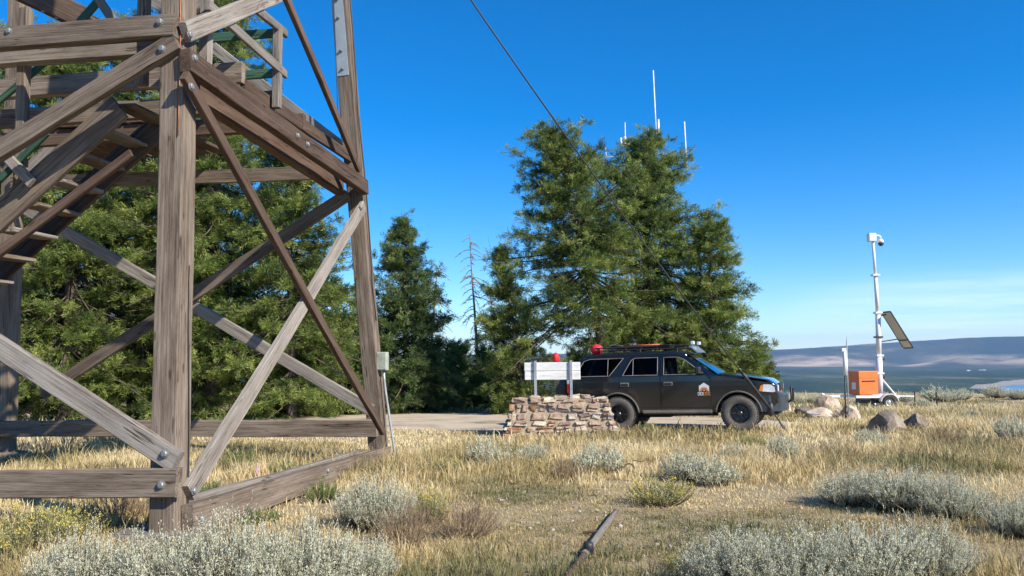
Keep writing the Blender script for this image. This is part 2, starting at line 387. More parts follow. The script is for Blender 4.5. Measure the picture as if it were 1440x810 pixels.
def conifer(seed,H,R,cb=.8,lean=(0,0),topw=.12,power=.75,dens=26,dead=.06,spray=1.0,flat=0.0):
    rg=np.random.default_rng(seed)
    k=14; tz=np.linspace(0,1,k); sway=rg.normal(0,.05,(k,2)).cumsum(0)*.35
    tx=lean[0]*tz**1.3+sway[:,0]*H*.02; ty=lean[1]*tz**1.3+sway[:,1]*H*.02
    tp=np.stack([tx,ty,tz*H],1); tr=.016*H*(1-tz)**.8+.012+.02*(tz<.01)
    paths=[tp];rads=[tr]; LV=[];LD=[];LT=[];LS=[]
    nb=int((H-cb)*dens*1.3)
    lob=rg.uniform(0,100)
    for i in range(nb):
        t=rg.random()**1.0; z=cb+(H-cb)*t*.985
        az=rg.uniform(0,2*np.pi)
        prof=topw*(1-t)**.3+(1-t)**power*(.55+.45*min(1,t*4+.25))
        lobe=.72+.5*vnoise(az*1.3+lob,z*.9,seed%17)
        L=R*prof*rg.uniform(.55,1.0)*lobe
        L=max(L,.15)
        e=np.radians(-16+50*t**1.8+rg.normal(0,12))
        s=np.linspace(0,1,7)
        rad=L*s; up=np.tan(e)*L*s-.18*L*s*(1-t)+.10*L*s**2.5
        az2=az+rg.normal(0,.25)*s
        bx=np.interp(z,tp[:,2],tp[:,0]);by=np.interp(z,tp[:,2],tp[:,1])
        bp=np.stack([bx+np.cos(az2)*rad,by+np.sin(az2)*rad,z+up],1)
        br=(.006+.011*L)*(1-s*.85)
        paths.append(bp);rads.append(br)
        if rg.random()<dead and t<.5:
            # bare dead branch with a few twigs
            for q in range(6):
                ss_=rg.uniform(.3,1); p0=np.array([np.interp(ss_,s,bp[:,c]) for c in range(3)])
                d=unit(rg.normal(size=3)*[1,1,.5]); paths.append(np.array([p0,p0+d*L*.15,p0+d*L*.25+[0,0,-.04]])); rads.append(np.array([.006,.004,.002]))
            continue
        nt_=max(4,int(L*17*spray))
        bd=unit(bp[-1]-bp[0]); side=unit(np.cross(bd,[0,0,1.]))
        nc=max(2,int(L*3.6)); cs=.2+.8*(np.arange(nc)+rg.random(nc)*.8)/nc; cs=np.clip(cs,0,1)
        cc=np.stack([np.interp(cs,s,bp[:,c]) for c in range(3)],1)+side[None]*(rg.choice([-1,1],nc)*rg.uniform(0,.34,nc)*L*(1.1-cs))[:,None]+np.stack([0*cs,0*cs,rg.normal(0,.05,nc)-.04*L],1)
        ci=rg.integers(0,nc,nt_); sp=cs[ci]; ctint=rg.normal(0,.13,nc)[ci]
        p0=cc[ci]+rg.normal(0,.02,(nt_,3))
        td=unit(bd[None]*.55+rg.normal(0,1,(nt_,3))*[1,1,.55]+[0,0,.12])
        tl=(.14+.17*rg.random(nt_))*(.8+.35*min(L,2)/2)
        K=34
        u=rg.random((nt_,K))**.8
        pos=p0[:,None]+td[:,None]*(tl[:,None]*u)[...,None]+rg.normal(0,.032,(nt_,K,3))
        dr=unit(td[:,None]*1.0+rg.normal(0,.48,(nt_,K,3))+np.array([0,0,.22]))
        pos=pos.reshape(-1,3); dr=dr.reshape(-1,3)
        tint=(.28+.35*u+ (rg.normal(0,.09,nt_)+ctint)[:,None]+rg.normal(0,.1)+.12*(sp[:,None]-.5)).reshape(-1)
        LV.append(pos);LD.append(dr);LT.append(tint)
    pos=np.vstack(LV);dr=np.vstack(LD);tint=np.concatenate(LT)
    sc=1.0
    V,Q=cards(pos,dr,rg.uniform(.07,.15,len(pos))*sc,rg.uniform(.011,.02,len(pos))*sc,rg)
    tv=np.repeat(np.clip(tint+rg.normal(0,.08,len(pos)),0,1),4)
    W,WQ=tubes_np(paths,rads,5)
    return fromarrays('crown',V,Q,tv),fromarrays('trunk',W,WQ)

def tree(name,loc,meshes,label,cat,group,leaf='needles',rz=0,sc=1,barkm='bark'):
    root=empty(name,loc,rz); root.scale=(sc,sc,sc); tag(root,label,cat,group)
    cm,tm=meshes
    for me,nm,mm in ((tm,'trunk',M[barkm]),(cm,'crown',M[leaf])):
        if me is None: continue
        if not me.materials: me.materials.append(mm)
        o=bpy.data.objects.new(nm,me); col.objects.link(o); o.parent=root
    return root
def tz(px,py,d):  # height above ground of a pixel at distance d
    p=P(px,py,d); return p.z-hz(p.x,p.y)
def lean_of(pb,pt,py,d):
    a=G(pb,d); b=P(pt,py,d); return (b.x-a.x,0)

TG='firs around the clearing'
def put(pb,pt,topy,d,Rpx,label,seed,leaf='needles',**k):
    H=tz(pt,topy,d); Rm=Rpx*d/F
    ms=conifer(seed,H,Rm,lean=lean_of(pb,pt,topy,d),**k)
    return tree('fir_tree',G(pb,d),ms,label,'tree',TG,leaf)
# middle cluster behind the car
put(858,778,190,26.5,120,'tall fir with top leaning left, left one of the two tallest behind the black car',41,cb=3.1,power=.55,topw=.4,dens=30,dead=.14)
put(914,908,197,28.5,126,'tallest broad fir behind the black car, below the white antennas',12,cb=1.4,power=.55,topw=.42,dens=30,dead=.06)
put(1000,996,298,26.8,76,'shorter fir right in the big clump, behind the hood of the black car',13,cb=1.2,power=.6,topw=.3,dens=30)
put(735,704,350,26,70,'mid-sized fir directly behind the white sign board, left of the big clump',14,cb=.5,power=.62,topw=.22,dens=26)
put(1068,1066,490,27,38,'small young fir right of the big clump, behind the front bumper of the black car',15,cb=.1,power=.7,dens=34,spray=1.5)
put(572,566,308,28.4,112,'dense pointed dark fir standing alone between the tower and the bare snag',16,'needles_blue',cb=.3,power=.8,topw=.1,dens=36,spray=1.15)
put(505,503,395,38,55,'distant fir glimpsed just left of the dense pointed fir, behind the right tower leg',17,'needles_blue',cb=.5,dens=22)
small=conifer(18,2.6,1.25,cb=.1,power=.6,topw=.3,dens=46,spray=1.3)
for (px,d,s,lb) in ((640,31,.92,'low bushy fir at the right foot of the dense pointed fir'),(684,32,.85,'low bushy fir below the bare snag'),(722,30,.8,'low bushy fir just left of the stone plinth, beyond the road'),(810,30,.75,'low bushy fir behind the rear of the black car')):
    tree('fir_tree',G(px,d),small,lb,'tree',TG,'needles',rz=px,sc=s)
far=conifer(19,7,2.2,cb=.5,power=.7,dens=20)
for (px,d,s,lb) in ((655,60,.62,'small hazy fir on the slope beyond the bare snag'),(615,64,.7,'small hazy fir on the slope just right of the dense pointed fir')):
    tree('fir_tree',G(px,d),far,lb,'tree',TG,'needles_blue',rz=px,sc=s)
# left wood behind the tower
put(300,292,-95,26,140,'very tall fir rising out of the frame behind the near tower leg',21,cb=1.0,power=.55,topw=.22,dens=27,dead=.08)
put(412,402,186,25,126,'fir behind the right bay of the tower, right edge of the left wood',22,cb=.6,power=.6,topw=.2,dens=27)
A_=conifer(23,13.5,3.3,cb=1.2,power=.5,topw=.25,dens=26,dead=.1)
B_=conifer(24,12.5,3.1,cb=1.0,power=.55,topw=.22,dens=26,dead=.1)
for (px,d,ms,s,lb) in ((190,27,A_,1,'tall fir with a visible brown trunk base, between the two left tower bays'),
                   (95,24.5,B_,1,'tall dense fir seen through the left bay of the tower'),
                   (20,27,A_,.98,'tall fir at the left edge of the photo behind the far left tower leg'),
                   (250,31,B_,.95,'fir deep in the wood directly behind the near tower leg'),
                   (-75,25,B_,1.02,'tall fir reaching in from beyond the left edge of the photo'),
                   (436,29,small,1.9,'broad low fir behind the lower right bay of the tower')):
    tree('fir_tree',G(px,d),ms,lb,'tree',TG,'needles',rz=px*.7,sc=s)
# dead snags
def snag(seed,H):
    rg=np.random.default_rng(seed); k=10; t=np.linspace(0,1,k)
    tp=np.stack([-.25*t+.05*np.sin(t*5),.1*t,H*t],1); paths=[tp];rads=[.075*(1-t)+.012]
    for i in range(70):
        z=H*rg.uniform(.18,.99); a=rg.uniform(0,6.28); L=(.3+1.25*(1-z/H)**.7)*rg.uniform(.25,1.2)
        s=np.linspace(0,1,5); bx=np.interp(z,tp[:,2],tp[:,0])
        p=np.stack([bx+np.cos(a)*L*s,np.sin(a)*L*s,z+.1*L*s-.55*L*s**2],1); paths.append(p);rads.append(.016*(1-s*.8)+.004)
        for q in range(7):
            j=rg.uniform(.3,1); p0=np.array([np.interp(j,s,p[:,c]) for c in range(3)]); d=unit(np.array([np.cos(a+rg.normal(0,.9)),np.sin(a+rg.normal(0,.9)),-.5])); l=.25*L*rg.random()+.05
            paths.append(np.array([p0,p0+d*l])); rads.append(np.array([.008,.005]))
    return fromarrays('trunk',*tubes_np(paths,rads,4))
for (px,d,ty,lb,sd,sx) in ((672,33,328,'bare grey dead snag with drooping twigs between the pointed fir and the middle clump',31,1),(604,32.5,372,'thin bare snag leaning at the right flank of the dense pointed fir',32,-1),(700,35,405,'shorter bare snag just right of the tall grey snag',33,1)):
    r=tree('dead_tree',G(px,d),(None,snag(sd,tz(px,ty,d))),lb,'dead tree','bare snags','needles',barkm='deadwood'); r.scale=(sx,1,1)

# ------------------------------------------------------------------ lookout tower
ND=7.75
C0=G(245,ND); C0.z=0
C1=G(534,13.6); C1.z=0
v=(C1-C0); v.z=0; DEP=v.length; v.normalize(); u=Vector((-v.y,v.x,0))
Z=Vector((0,0,1))
# width so the far left leg shows at px 5
W_=6.0
for k in range(600):
    q=C1+u*W_; 
    dd=q-CAM; px=720+F*dd.dot(cr)/dd.dot(fwd)
    if px<7: break
    W_+=.01
BU,BV=.062,.085
BASE={0:C0,1:C1,2:C1+u*W_,3:C0+u*W_}
LEAN={0:u*BU+v*BV,1:u*BU-v*BV,2:-u*BU-v*BV,3:-u*BU+v*BV}
def legp(k,z): return BASE[k]+LEAN[k]*z+Z*z
FN={'N':((-v+Z*BV).normalized(),C0),'R':((-u+Z*BU).normalized(),C0),'F':((v+Z*BV).normalized(),C1),'L':((u+Z*BU).normalized(),BASE[3])}
tower=empty('lookout_tower',tuple(C0)); tag(tower,'weathered timber tower legs, cross braces, stairs and landing filling the left of the photo','tower')
def onf(f,px,py,off): n,p=FN[f]; return hit(px,py,p+n*off,n)
def member(name,A,B,w,t,n,m,parent=tower,ch=.008,org=C0):
    A=Vector(A);B=Vector(B); X=(B-A).normalized(); Y=(n-X*n.dot(X)).normalized(); Zz=X.cross(Y)
    L=(B-A).length; nseg=max(2,int(L/.45)); bm=bmesh.new()
    hw,ht=w/2,t/2; c=min(ch,hw*.4,ht*.4)
    sec=[(ht-c,hw),(ht,hw-c),(ht,-hw+c),(ht-c,-hw),(-ht+c,-hw),(-ht,-hw+c),(-ht,hw-c),(-ht+c,hw)]
    rings=[]; ph=random.random()*9
    for i in range(nseg+1):
        x=-L/2+L*i/nseg; ring=[]
        for (a,b_) in sec:
            j=.004
            ring.append(bm.verts.new((x,a+random.uniform(-j,j)*min(1,t/.1)+.006*math.sin(x*1.1+ph),b_+random.uniform(-j,j)+.006*math.sin(x*.9+ph*2))))
        rings.append(ring)
    for i in range(nseg):
        for k in range(8): bm.faces.new((rings[i][k],rings[i][(k+1)%8],rings[i+1][(k+1)%8],rings[i+1][k]))
    bm.faces.new(rings[0][::-1]);bm.faces.new(rings[-1])
    bmesh.ops.recalc_face_normals(bm,faces=bm.faces)
    me=bpy.data.meshes.new(name); bm.to_mesh(me); bm.free()
    o=link(name,me,M[m],parent)
    mt=Matrix((X,Y,Zz)).transposed().to_4x4(); mt.translation=(A+B)/2-org
    o.matrix_local=mt; return o
def bolt(p,n,r=.032):
    q=MB(); q.lathe([(r*1.35,0),(r*1.35,.006),(r,.007),(r,.022),(r*.75,.03),(.001,.032)],8,'z')
    o=q.build('bolt',M['bolt'],tower); X=n.orthogonal().normalized(); Y=n.cross(X)
    mt=Matrix((X,Y,n)).transposed().to_4x4(); mt.translation=p-C0; o.matrix_local=mt
PS=.255
for k in range(4):
    hb=10.5
    member('leg',legp(k,-.15),legp(k,hb),PS,PS,v,'wood')
def fm(name,f,a,b,w,t,off,m,ext=(0,0),bolts=()):
    n=FN[f][0]; A=onf(f,a[0],a[1],off);B=onf(f,b[0],b[1],off); X=(B-A).normalized()
    o=member(name,A-X*ext[0],B+X*ext[1],w,t,n,m)
    for q in bolts: bolt(onf(f,q[0],q[1],off+t/2+.001),n)
    return A,B
H_=PS/2
# near face
A1,B1=fm('beam','N',(-300,78),(246,37),.235,.11,H_+.055,'wood',(.5,0.02),[(225,31),(13,44)])
nN=FN['N'][0]; member('beam',A1-nN*(PS+.115)-u*-.0,B1-nN*(PS+.115)+u*.2,.235,.11,nN,'wood_grey')
fm('brace','N',(-300,397),(240,64),.2,.09,H_+.045,'wood',(.3,.08),[(228,69)])
fm('brace','N',(-300,295),(242,645),.2,.09,H_+.045,'wood_grey',(.3,.06),[(232,638)])
A2,B2=fm('beam','N',(-300,681),(250,679),.262,.11,H_+.055,'wood',(.5,0.01),[(227,682)])
fm('brace','N',(-150,466),(186,216),.095,.06,-H_-.03,'wood_brown')
# right face
A3,B3=fm('beam','R',(266,88),(510,262),.235,.12,H_+.06,'wood_brown',(.08,.1),[(273,82),(418,191),(432,203)])
nR=FN['R'][0]; member('beam',A3-nR*(PS+.125)+v*.3,B3-nR*(PS+.125),.235,.12,nR,'wood_brown')
fm('brace','R',(268,688),(510,292),.18,.07,H_+.036,'wood_grey',(.05,.05),[(272,690),(507,292)])
fm('brace','R',(262,112),(537,606),.13,.07,H_+.108,'wood_brown',(.05,.03),[(268,122)])
fm('brace','R',(262,44),(430,-24),.2,.08,H_+.04,'wood_grey',(.03,.6),[(266,49)])
fm('brace','R',(385,-45),(504,238),.12,.07,H_+.11,'wood_brown',(.5,.02))
A4,B4=fm('beam','R',(268,730),(541,641),.28,.12,H_+.06,'wood',(.05,.16),[(284,730),(460,662)])
member('beam',A4-nR*(PS+.125)+v*.1+Z*.02,B4-nR*(PS+.125),.24,.12,nR,'wood_grey')
# far face
fm('brace','F',(62,308),(516,573),.19,.08,-H_-.041,'wood_grey',(.5,.1))
fm('brace','F',(96,530),(482,278),.2,.08,-H_-.125,'wood',(.6,.1))
fm('beam','F',(60,256),(492,242),.22,.1,-H_-.05,'wood',(.6,.1))
fm('beam','F',(0,603),(522,602),.27,.1,-H_-.05,'wood',(.4,.1))
# left face
for (z0,z1) in ((.5,4.4),(4.4,.5)):
    member('brace',legp(2,z0)+FN['L'][0]*.17,legp(3,z1)+FN['L'][0]*.17,.18,.08,FN['L'][0],'wood_grey')
member('beam',legp(2,.5)+FN['L'][0]*.18,legp(3,.5)+FN['L'][0]*.18,.25,.1,FN['L'][0],'wood')
member('beam',legp(2,4.5)+FN['L'][0]*.18,legp(3,4.5)+FN['L'][0]*.18,.25,.1,FN['L'][0],'wood')
for (z0,z1) in ((5,9.8),(9.8,5)):
    member('brace',legp(1,z0)+FN['F'][0]*.17,legp(2,z1)+FN['F'][0]*.17,.18,.08,FN['F'][0],'wood_grey')
    member('brace',legp(2,z0)+FN['L'][0]*.17,legp(3,z1)+FN['L'][0]*.17,.18,.08,FN['L'][0],'wood')
member('brace',legp(0,5.6)-nN*-.17,legp(3,9.8)+nN*.17,.18,.08,nN,'wood_grey')
for f,(a,b_) in {'N':(0,3),'R':(0,1),'F':(1,2),'L':(2,3)}.items():
    member('beam',legp(a,10.2)+FN[f][0]*.19,legp(b_,10.2)+FN[f][0]*.19,.25,.11,FN[f][0],'wood')
# landing joists
JE=[]
for (px,py,h,mm) in ((342,102,.25,'wood'),(387,142,.25,'wood'),(428,172,.23,'wood_brown')):
    E=onf('R',px,py,.02); JE.append(E); member('joist',E,E+u*5.2,h,.1,v,mm)
E=JE[0]-v*.75-Z*.0
# rim beam along the right side of the landing
a=onf('R',420,172,-.02); b_=onf('R',486,217,-.02); member('joist',a-v*1.6,b_+v*.3,.17,.06,u,'wood_brown')
# stair planking on the rear of the landing
for k in range(9):
    q=JE[2]+u*(2.3+.27*k)+Z*.15-v*.1
    member('deck_board',q,q+v*1.9,.24,.045,Z,'wood_brown')
# rail posts and rails
def vpl(px,py,vd): return hit(px,py,C0+v*vd,v)
pa=onf('R',389,152,.09); pb=onf('R',391,46,.09); vp2=(pa-C0).dot(v); zt=pb.z
member('rail_post',pa,Vector((pa.x,pa.y,zt)),.1,.1,v,'wood_grey')
pn=onf('R',289,110,.02); member('rail_post',pn,pn+Z*1.9+Vector((0,0,0)),.11,.1,v,'wood_grey')
for (p1,p2,w) in (((318,28),(402,104),.12),((300,-36),(402,47),.12)):
    a=onf('R',p1[0],p1[1],.16); b_=onf('R',p2[0],p2[1],.16); member('handrail',a-v*.4,b_,w,.045,nR,'wood_green' if 0 else 'wood_grey')
q=Vector((pa.x,pa.y,pa.z)); 
for (py,L) in ((46,1.75),(103,1.75)):
    a=hit(387,py,pa-v*.02,v); member('handrail',a,a+u*L,.12,.045,v,'wood_green')
# stair flight inside the near face
vs_=.62
def fl(px,py,vd): return vpl(px,py,vd)
sa=fl(-200,486,vs_); sb_=fl(168,150,vs_)
member('stringer',sa,sb_,.3,.055,v,'wood'); sc_=(.66)
member('stringer',sa+v*(sc_+.06),sb_+v*(sc_+.06),.3,.055,v,'wood_brown')
dS=(sb_-sa); 
t0=fl(161,146,vs_); t1=fl(127,181,vs_); step=t1-t0
for k in range(8):
    q=t0+step*k
    member('tread',q+v*.03-u*.1-Z*.02,q+v*(sc_+.03)-u*.1-Z*.02,.045,.25,u,'wood_grey' if k%2 else 'wood')
for (p1,p2,vd_) in (((-120,372),(66,186),vs_-.06),((-10,150),(120,40),1.15)):
    a=fl(*p1,vd_); b_=fl(*p2,vd_); member('handrail',a,b_,.075,.045,v,'wood_green')
for (px,ya,yb) in ((27,262,-60),(200,120,-80)):
    a=fl(px,ya,vs_+.05); member('rail_post',a,a+Z*(2.0 if px<100 else 1.7),.11,.1,v,'wood')
a=fl(12,224,vs_-.1);b_=fl(44,258,vs_-.1); member('cleat',a,b_,.11,.05,v,'wood_grey')
# second flight up from the landing, seen through the top left
sa2=vpl(-60,-60,2.6); sb2=vpl(120,26,2.6); member('stringer',sa2,sb2+(sb2-sa2)*.0,.3,.06,v,'wood_brown')
member('stringer',sa2+v*.8,sb2+v*.8,.3,.06,v,'wood_brown')
for k in range(9):
    q=sa2.lerp(sb2,(k+.3)/9); member('tread',q+v*.03,q+v*.77,.045,.25,u,'wood')
a=vpl(100,-60,1.6); b_=vpl(180,60,1.6); member('handrail',a,b_,.1,.05,v,'wood_grey')
a=vpl(112,32,1.7); b_=vpl(165,-30,1.7); member('handrail',a,b_,.1,.05,v,'wood_green')
# footings
for k in range(4):
    q=BASE[k]; member('footing',q+u*.45+Z*.02,q-u*.3+Z*.02,.18,.5,v,'wood_grey',ch=.02)
# splice plate on the far right leg
nL=-v; pl_a=legp(1,6.95); pl_b=legp(1,8.1)
zA=hit(474,20,BASE[1]-v*.0,v).z; zB=hit(487,126,BASE[1],v).z
o=member('splice_plate',legp(1,zB)-v*(H_+.006)+u*.02,legp(1,zA)-v*(H_+.006)+u*.02,.2,.01,v,'plate')
for f_ in (.08,.3,.7,.92):
    bolt(legp(1,zA+(zB-zA)*f_)-v*(H_+.012)+u*.02,-v,.022)
# wires on legs
def wire(name,pts,r,m): 
    return MB().tube([Vector(p)-C0 for p in pts],r,5).build(name,M[m],tower,True)
wire('ground_wire',[legp(0,z)-v*(H_+.006)-u*(.1+.004*math.sin(z*3)) for z in np.linspace(3.9,6.5,12)],.005,'copper')
wire('ground_wire',[legp(0,z)-u*(H_+.012)+v*(.02*math.sin(z*2)+.05) for z in np.linspace(.02,2.6,16)],.006,'cable')
wire('signal_cable',[legp(1,z)-u*(H_+.02+.03*abs(math.sin(z*1.1)))-v*.05 for z in np.linspace(2.3,10.4,40)],.011,'cable')
wire('signal_cable',[legp(1,z)-v*(H_+.02)+u*(.16-.1*abs(math.sin(z*.55))) for z in np.linspace(4.6,10.4,30)],.008,'cable')
# junction box and conduit on the far right leg
jb=onf('R',534,508,H_+.07); zj=jb.z
jbx=legp(1,zj)-nR*-1*0+(-u)*(H_+.08)-v*.02
MB().box(jbx-C0,(.17,.13,.3),Matrix((-u,v,Z)).transposed(),.012).build('junction_box',M['box_pvc'],tower)
MB().box(jbx-C0-v*.07,(.15,.012,.27),Matrix((-u,v,Z)).transposed(),.004).build('box_lid',M['box_pvc'],tower)
zs=np.linspace(zj-.15,.0,10)
wire('conduit',[jbx*1+Z*(z-zj)-u*(.0+.03*(zj-z))*0+(legp(1,z)-legp(1,zj))*1.0*Vector((1,1,0)).length*0+Vector((legp(1,z).x-legp(1,zj).x,legp(1,z).y-legp(1,zj).y,0)) -u*.07*max(0,(1.2-z)) for z in zs],.022,'conduit')

# guy wire
anc=G(1107,17.3); 
top=legp(1,0); 
p_top=P(680,0,13.0); dirw=(p_top-anc); gtop=anc+dirw*1.55
gw=empty('guy_wire',anc); tag(gw,'thin black guy cable slanting down to the ground at the front bumper of the car','cable')
def sag(t): return anc.lerp(gtop,t)-Z*(.35*math.sin(math.pi*t))
MB().tube([sag(t)-anc for t in np.linspace(0.0,1,40)],.014,6).build('cable',M['cable'],gw,True)
L=(gtop-anc).length
MB().tube([sag(t)-anc+Vector((0,-.02,0)) for t in np.linspace(.9/L,2.05/L,6)],.034,8).build('guard',M['cable'],gw,True)
g2=MB(); c_=sag(.86/L)-anc; g2.lathe([(.01,-.14),(.05,-.1),(.075,0),(.05,.12),(.01,.16)],12,'z',tuple(c_)); g2.build('strain_insulator',M['cable'],gw,True)
MB().tube([Vector((0,0,-.1)),sag(.5/L)-anc],.02,6).build('anchor_rod',plain('rusty_rod',(.1,.08,.07),.7),gw,True)

# ------------------------------------------------------------------ stone plinth and sign
def rock_mesh(name,seed,size,rough=.18,sub=3,lo=.48):
    bm=bmesh.new(); bmesh.ops.create_icosphere(bm,subdivisions=sub,radius=1)
    rg=np.random.default_rng(seed); pl=[(unit(rg.normal(size=3)),rg.uniform(lo,.88)) for _ in range(14)]
    off=rg.uniform(0,50)
    for vv in bm.verts:
        p=np.array(vv.co)
        for n_,d in pl:
            k=p@n_-d
            if k>0: p=p-n_*k*.97
        p=p*(1+rough*(float(fbm(p[0]*1.6+off,p[1]*1.6+p[2]*1.3,4))-.5)+.4*rough*(float(fbm(p[0]*7+off+p[2]*3,p[1]*7-p[2]*5,6))-.5))
        vv.co=(p[0]*size[0],p[1]*size[1],p[2]*size[2])
    me=bpy.data.meshes.new(name); bm.to_mesh(me); bm.free(); me.shade_smooth()
    try: me.set_sharp_from_angle(angle=R_(20))
    except Exception: pass
    return me
def stone_mat(name,cols,scale=3,lichen=None):
    m,nt,b=mat(name); n=noise(nt,scale,6,.65); r=ramp(nt,[(.3+.4*i/(len(cols)-1),c) for i,c in enumerate(cols)])
    a=N(nt,'ShaderNodeAttribute',attribute_name='t'); nt.links.new(n.outputs['Fac'],r.inputs[0])
    n2=noise(nt,40,4,.7); out=r.outputs[0]
    mx=N(nt,'ShaderNodeMix',data_type='RGBA',blend_type='MULTIPLY'); mx.inputs[0].default_value=.6
    rr=ramp(nt,[(.3,(.55,.55,.55)),(.6,(1.15,1.15,1.15))]); nt.links.new(n2.outputs['Fac'],rr.inputs[0]); nt.links.new(out,mx.inputs[6]); nt.links.new(rr.outputs[0],mx.inputs[7])
    nt.links.new(mx.outputs[2],b.inputs['Base Color']); b.inputs['Roughness'].default_value=.9; b.inputs['Specular IOR Level'].default_value=.2
    bump(nt,b,n2.outputs['Fac'],.6,.02); return m
mst=[stone_mat('wall_stone_tan',[(.2,.13,.1),(.5,.36,.25),(.64,.51,.38)],9),stone_mat('wall_stone_pink',[(.2,.12,.09),(.42,.3,.23),(.54,.42,.34)],9),
     stone_mat('wall_stone_rust',[(.16,.07,.04),(.38,.19,.1),(.5,.36,.25)],9),stone_mat('wall_stone_purple',[(.1,.07,.07),(.24,.17,.16),(.36,.27,.24)],9),
     stone_mat('wall_stone_cream',[(.36,.25,.17),(.64,.54,.4),(.74,.67,.55)],9)]
mortar=stone_mat('wall_mortar',[(.3,.24,.17),(.48,.39,.29)],8)
pc=G(786,17.9); plinth=empty('stone_plinth',pc); tag(plinth,'low mortared plinth of tan, rust and purple stones carrying the white sign board','stone plinth')
core=MB(); hw0,hw1,hd0,hd1,ph=1.2,.98,.46,.34,.78
bmq=core.bm
r=bmesh.ops.create_cube(bmq,size=1)
for vv in r['verts']:
    tp_=vv.co.z>0; vv.co=Vector(((hw1 if tp_ else hw0)*(1 if vv.co.x>0 else -1)*.985,(hd1 if tp_ else hd0)*(1 if vv.co.y>0 else -1)*.97,(ph-.03) if tp_ else -.1))
core.build('core',mortar,plinth)
def stones():
    rg=random.Random(4); V=[];me=bpy.data.meshes.new('stones'); bm=bmesh.new(); mats=[]
    def put(cx,cy,cz,sx,sy,sz,yaw,seed):
        b2=bmesh.new(); bmesh.ops.create_cube(b2,size=2)
        for q in b2.verts:
            c=q.co; c=Vector((c.x*(1-rg.random()*.5),c.y*(1-rg.random()*.3),c.z*(1-rg.random()*.5)))
            q.co=Vector((c.x*sx,c.y*sy,c.z*sz))
        bmesh.ops.bevel(b2,geom=b2.edges[:],offset=min(sx,sz)*.2,segments=2,affect='EDGES',profile=.6)
        bmesh.ops.subdivide_edges(b2,edges=b2.edges[:],cuts=1,use_grid_fill=True)
        tilt=Matrix.Rotation(rg.uniform(-.12,.12),3,'Y')@Matrix.Rotation(yaw+rg.uniform(-.1,.1),3,'Z')
        for q in b2.verts:
            c=q.co+Vector((rg.uniform(-1,1),rg.uniform(-1,1),rg.uniform(-1,1)))*.005
            q.co=tilt@c+Vector((cx,cy,cz))
        idx=rg.choices(range(5),[4.5,2.4,1.3,.8,3.8])[0]
        for f in b2.faces: f.material_index=idx; f.smooth=False
        t=bpy.data.meshes.new('t'); b2.to_mesh(t); b2.free(); bm.from_mesh(t); bpy.data.meshes.remove(t)
    z=-.03; seed=100
    while z<ph-.03:
        hh=rg.uniform(.09,.2); hh=min(hh,ph-z+.02); f=max(0,(z+hh/2)/ph); hx=hw0+(hw1-hw0)*f; hy=hd0+(hd1-hd0)*f
        for face in range(4):
            Lf=2*hx if face%2==0 else 2*hy; s=-Lf/2-rg.uniform(0,.08)
            while s<Lf/2:
                w_=rg.uniform(.1,.4); w_=min(w_,Lf/2-s+.05); 
                if w_<.07: break
                c=s+w_/2; sub=[(z+hh/2,hh)]
                if rg.random()<.4: k=rg.uniform(.3,.7); sub=[(z+hh*k/2,hh*k),(z+hh*(1+k)/2,hh*(1-k))]
                for (cz,h2) in sub:
                    j=rg.uniform(-.02,.02)
                    if face==0: put(c,-hy+.055+j,cz,w_*.48,.09,h2*.46,rg.uniform(-.05,.05),seed)
                    if face==1: put(hx-.03+j,c,cz,.09,w_*.48,h2*.46,0,seed)
                    if face==2: put(c,hy-.03+j,cz,w_*.48,.09,h2*.46,0,seed)
                    if face==3: put(-hx+.03+j,c,cz,.09,w_*.48,h2*.46,0,seed)
                    seed+=1
                s+=w_+.012
        z+=hh+.008
    # cap
    x=-hw1+.05
    while x<hw1-.05:
        w_=rg.uniform(.2,.4); w_=min(w_,hw1-x+.05)
        for y in (-.22,.05,.28): put(x+w_/2,y,ph+rg.uniform(-.05,.04),w_*.5,.15,.05,rg.uniform(-.2,.2),seed); seed+=1
        x+=w_
    bm.to_mesh(me); bm.free(); 
    o=link('stonework',me,mst,plinth)
stones()
m_white,nt,b=mat('worn_white_paint')
n=noise(nt,1,5,.7,None,(2,14,14)); r=ramp(nt,[(.3,(.35,.33,.31)),(.42,(.66,.65,.63)),(.6,(.8,.8,.78))]); nt.links.new(n.outputs['Fac'],r.inputs[0])
n2=noise(nt,1,4,.75,None,(14,30,40)); r2=ramp(nt,[(.31,(.04,.04,.04)),(.345,(1,1,1))]); nt.links.new(n2.outputs['Fac'],r2.inputs[0])
mm=N(nt,'ShaderNodeMix',data_type='RGBA',blend_type='MULTIPLY'); mm.inputs[0].default_value=1; nt.links.new(r.outputs[0],mm.inputs[6]); nt.links.new(r2.outputs[0],mm.inputs[7])
nt.links.new(mm.outputs[2],b.inputs['Base Color']); b.inputs['Roughness'].default_value=.7
sg=empty('sign_board',pc+Vector((0,0,ph)),R_(-6)); tag(sg,'blank worn white board on two steel posts set in the stone plinth','sign')
sd=17.9
pL=P(753,508,sd);pR=P(803,505,sd); 
zt=P(778,509,sd).z-(pc.z+ph); zb=P(778,535,sd).z-(pc.z+ph)
xl=P(737,520,sd).x-pc.x; xr=P(816,520,sd).x-pc.x
zm=(zt+zb)/2; hh=(zt-zb)-.02
MB().box(((xl+xr)/2,.0,zm+hh*.26),(xr-xl,.04,hh*.49),None,.012).build('board',m_white,sg)
MB().box(((xl+xr)/2+.004,.0,zm-hh*.245),(xr-xl-.01,.04,hh*.49),None,.012).build('board',m_white,sg)
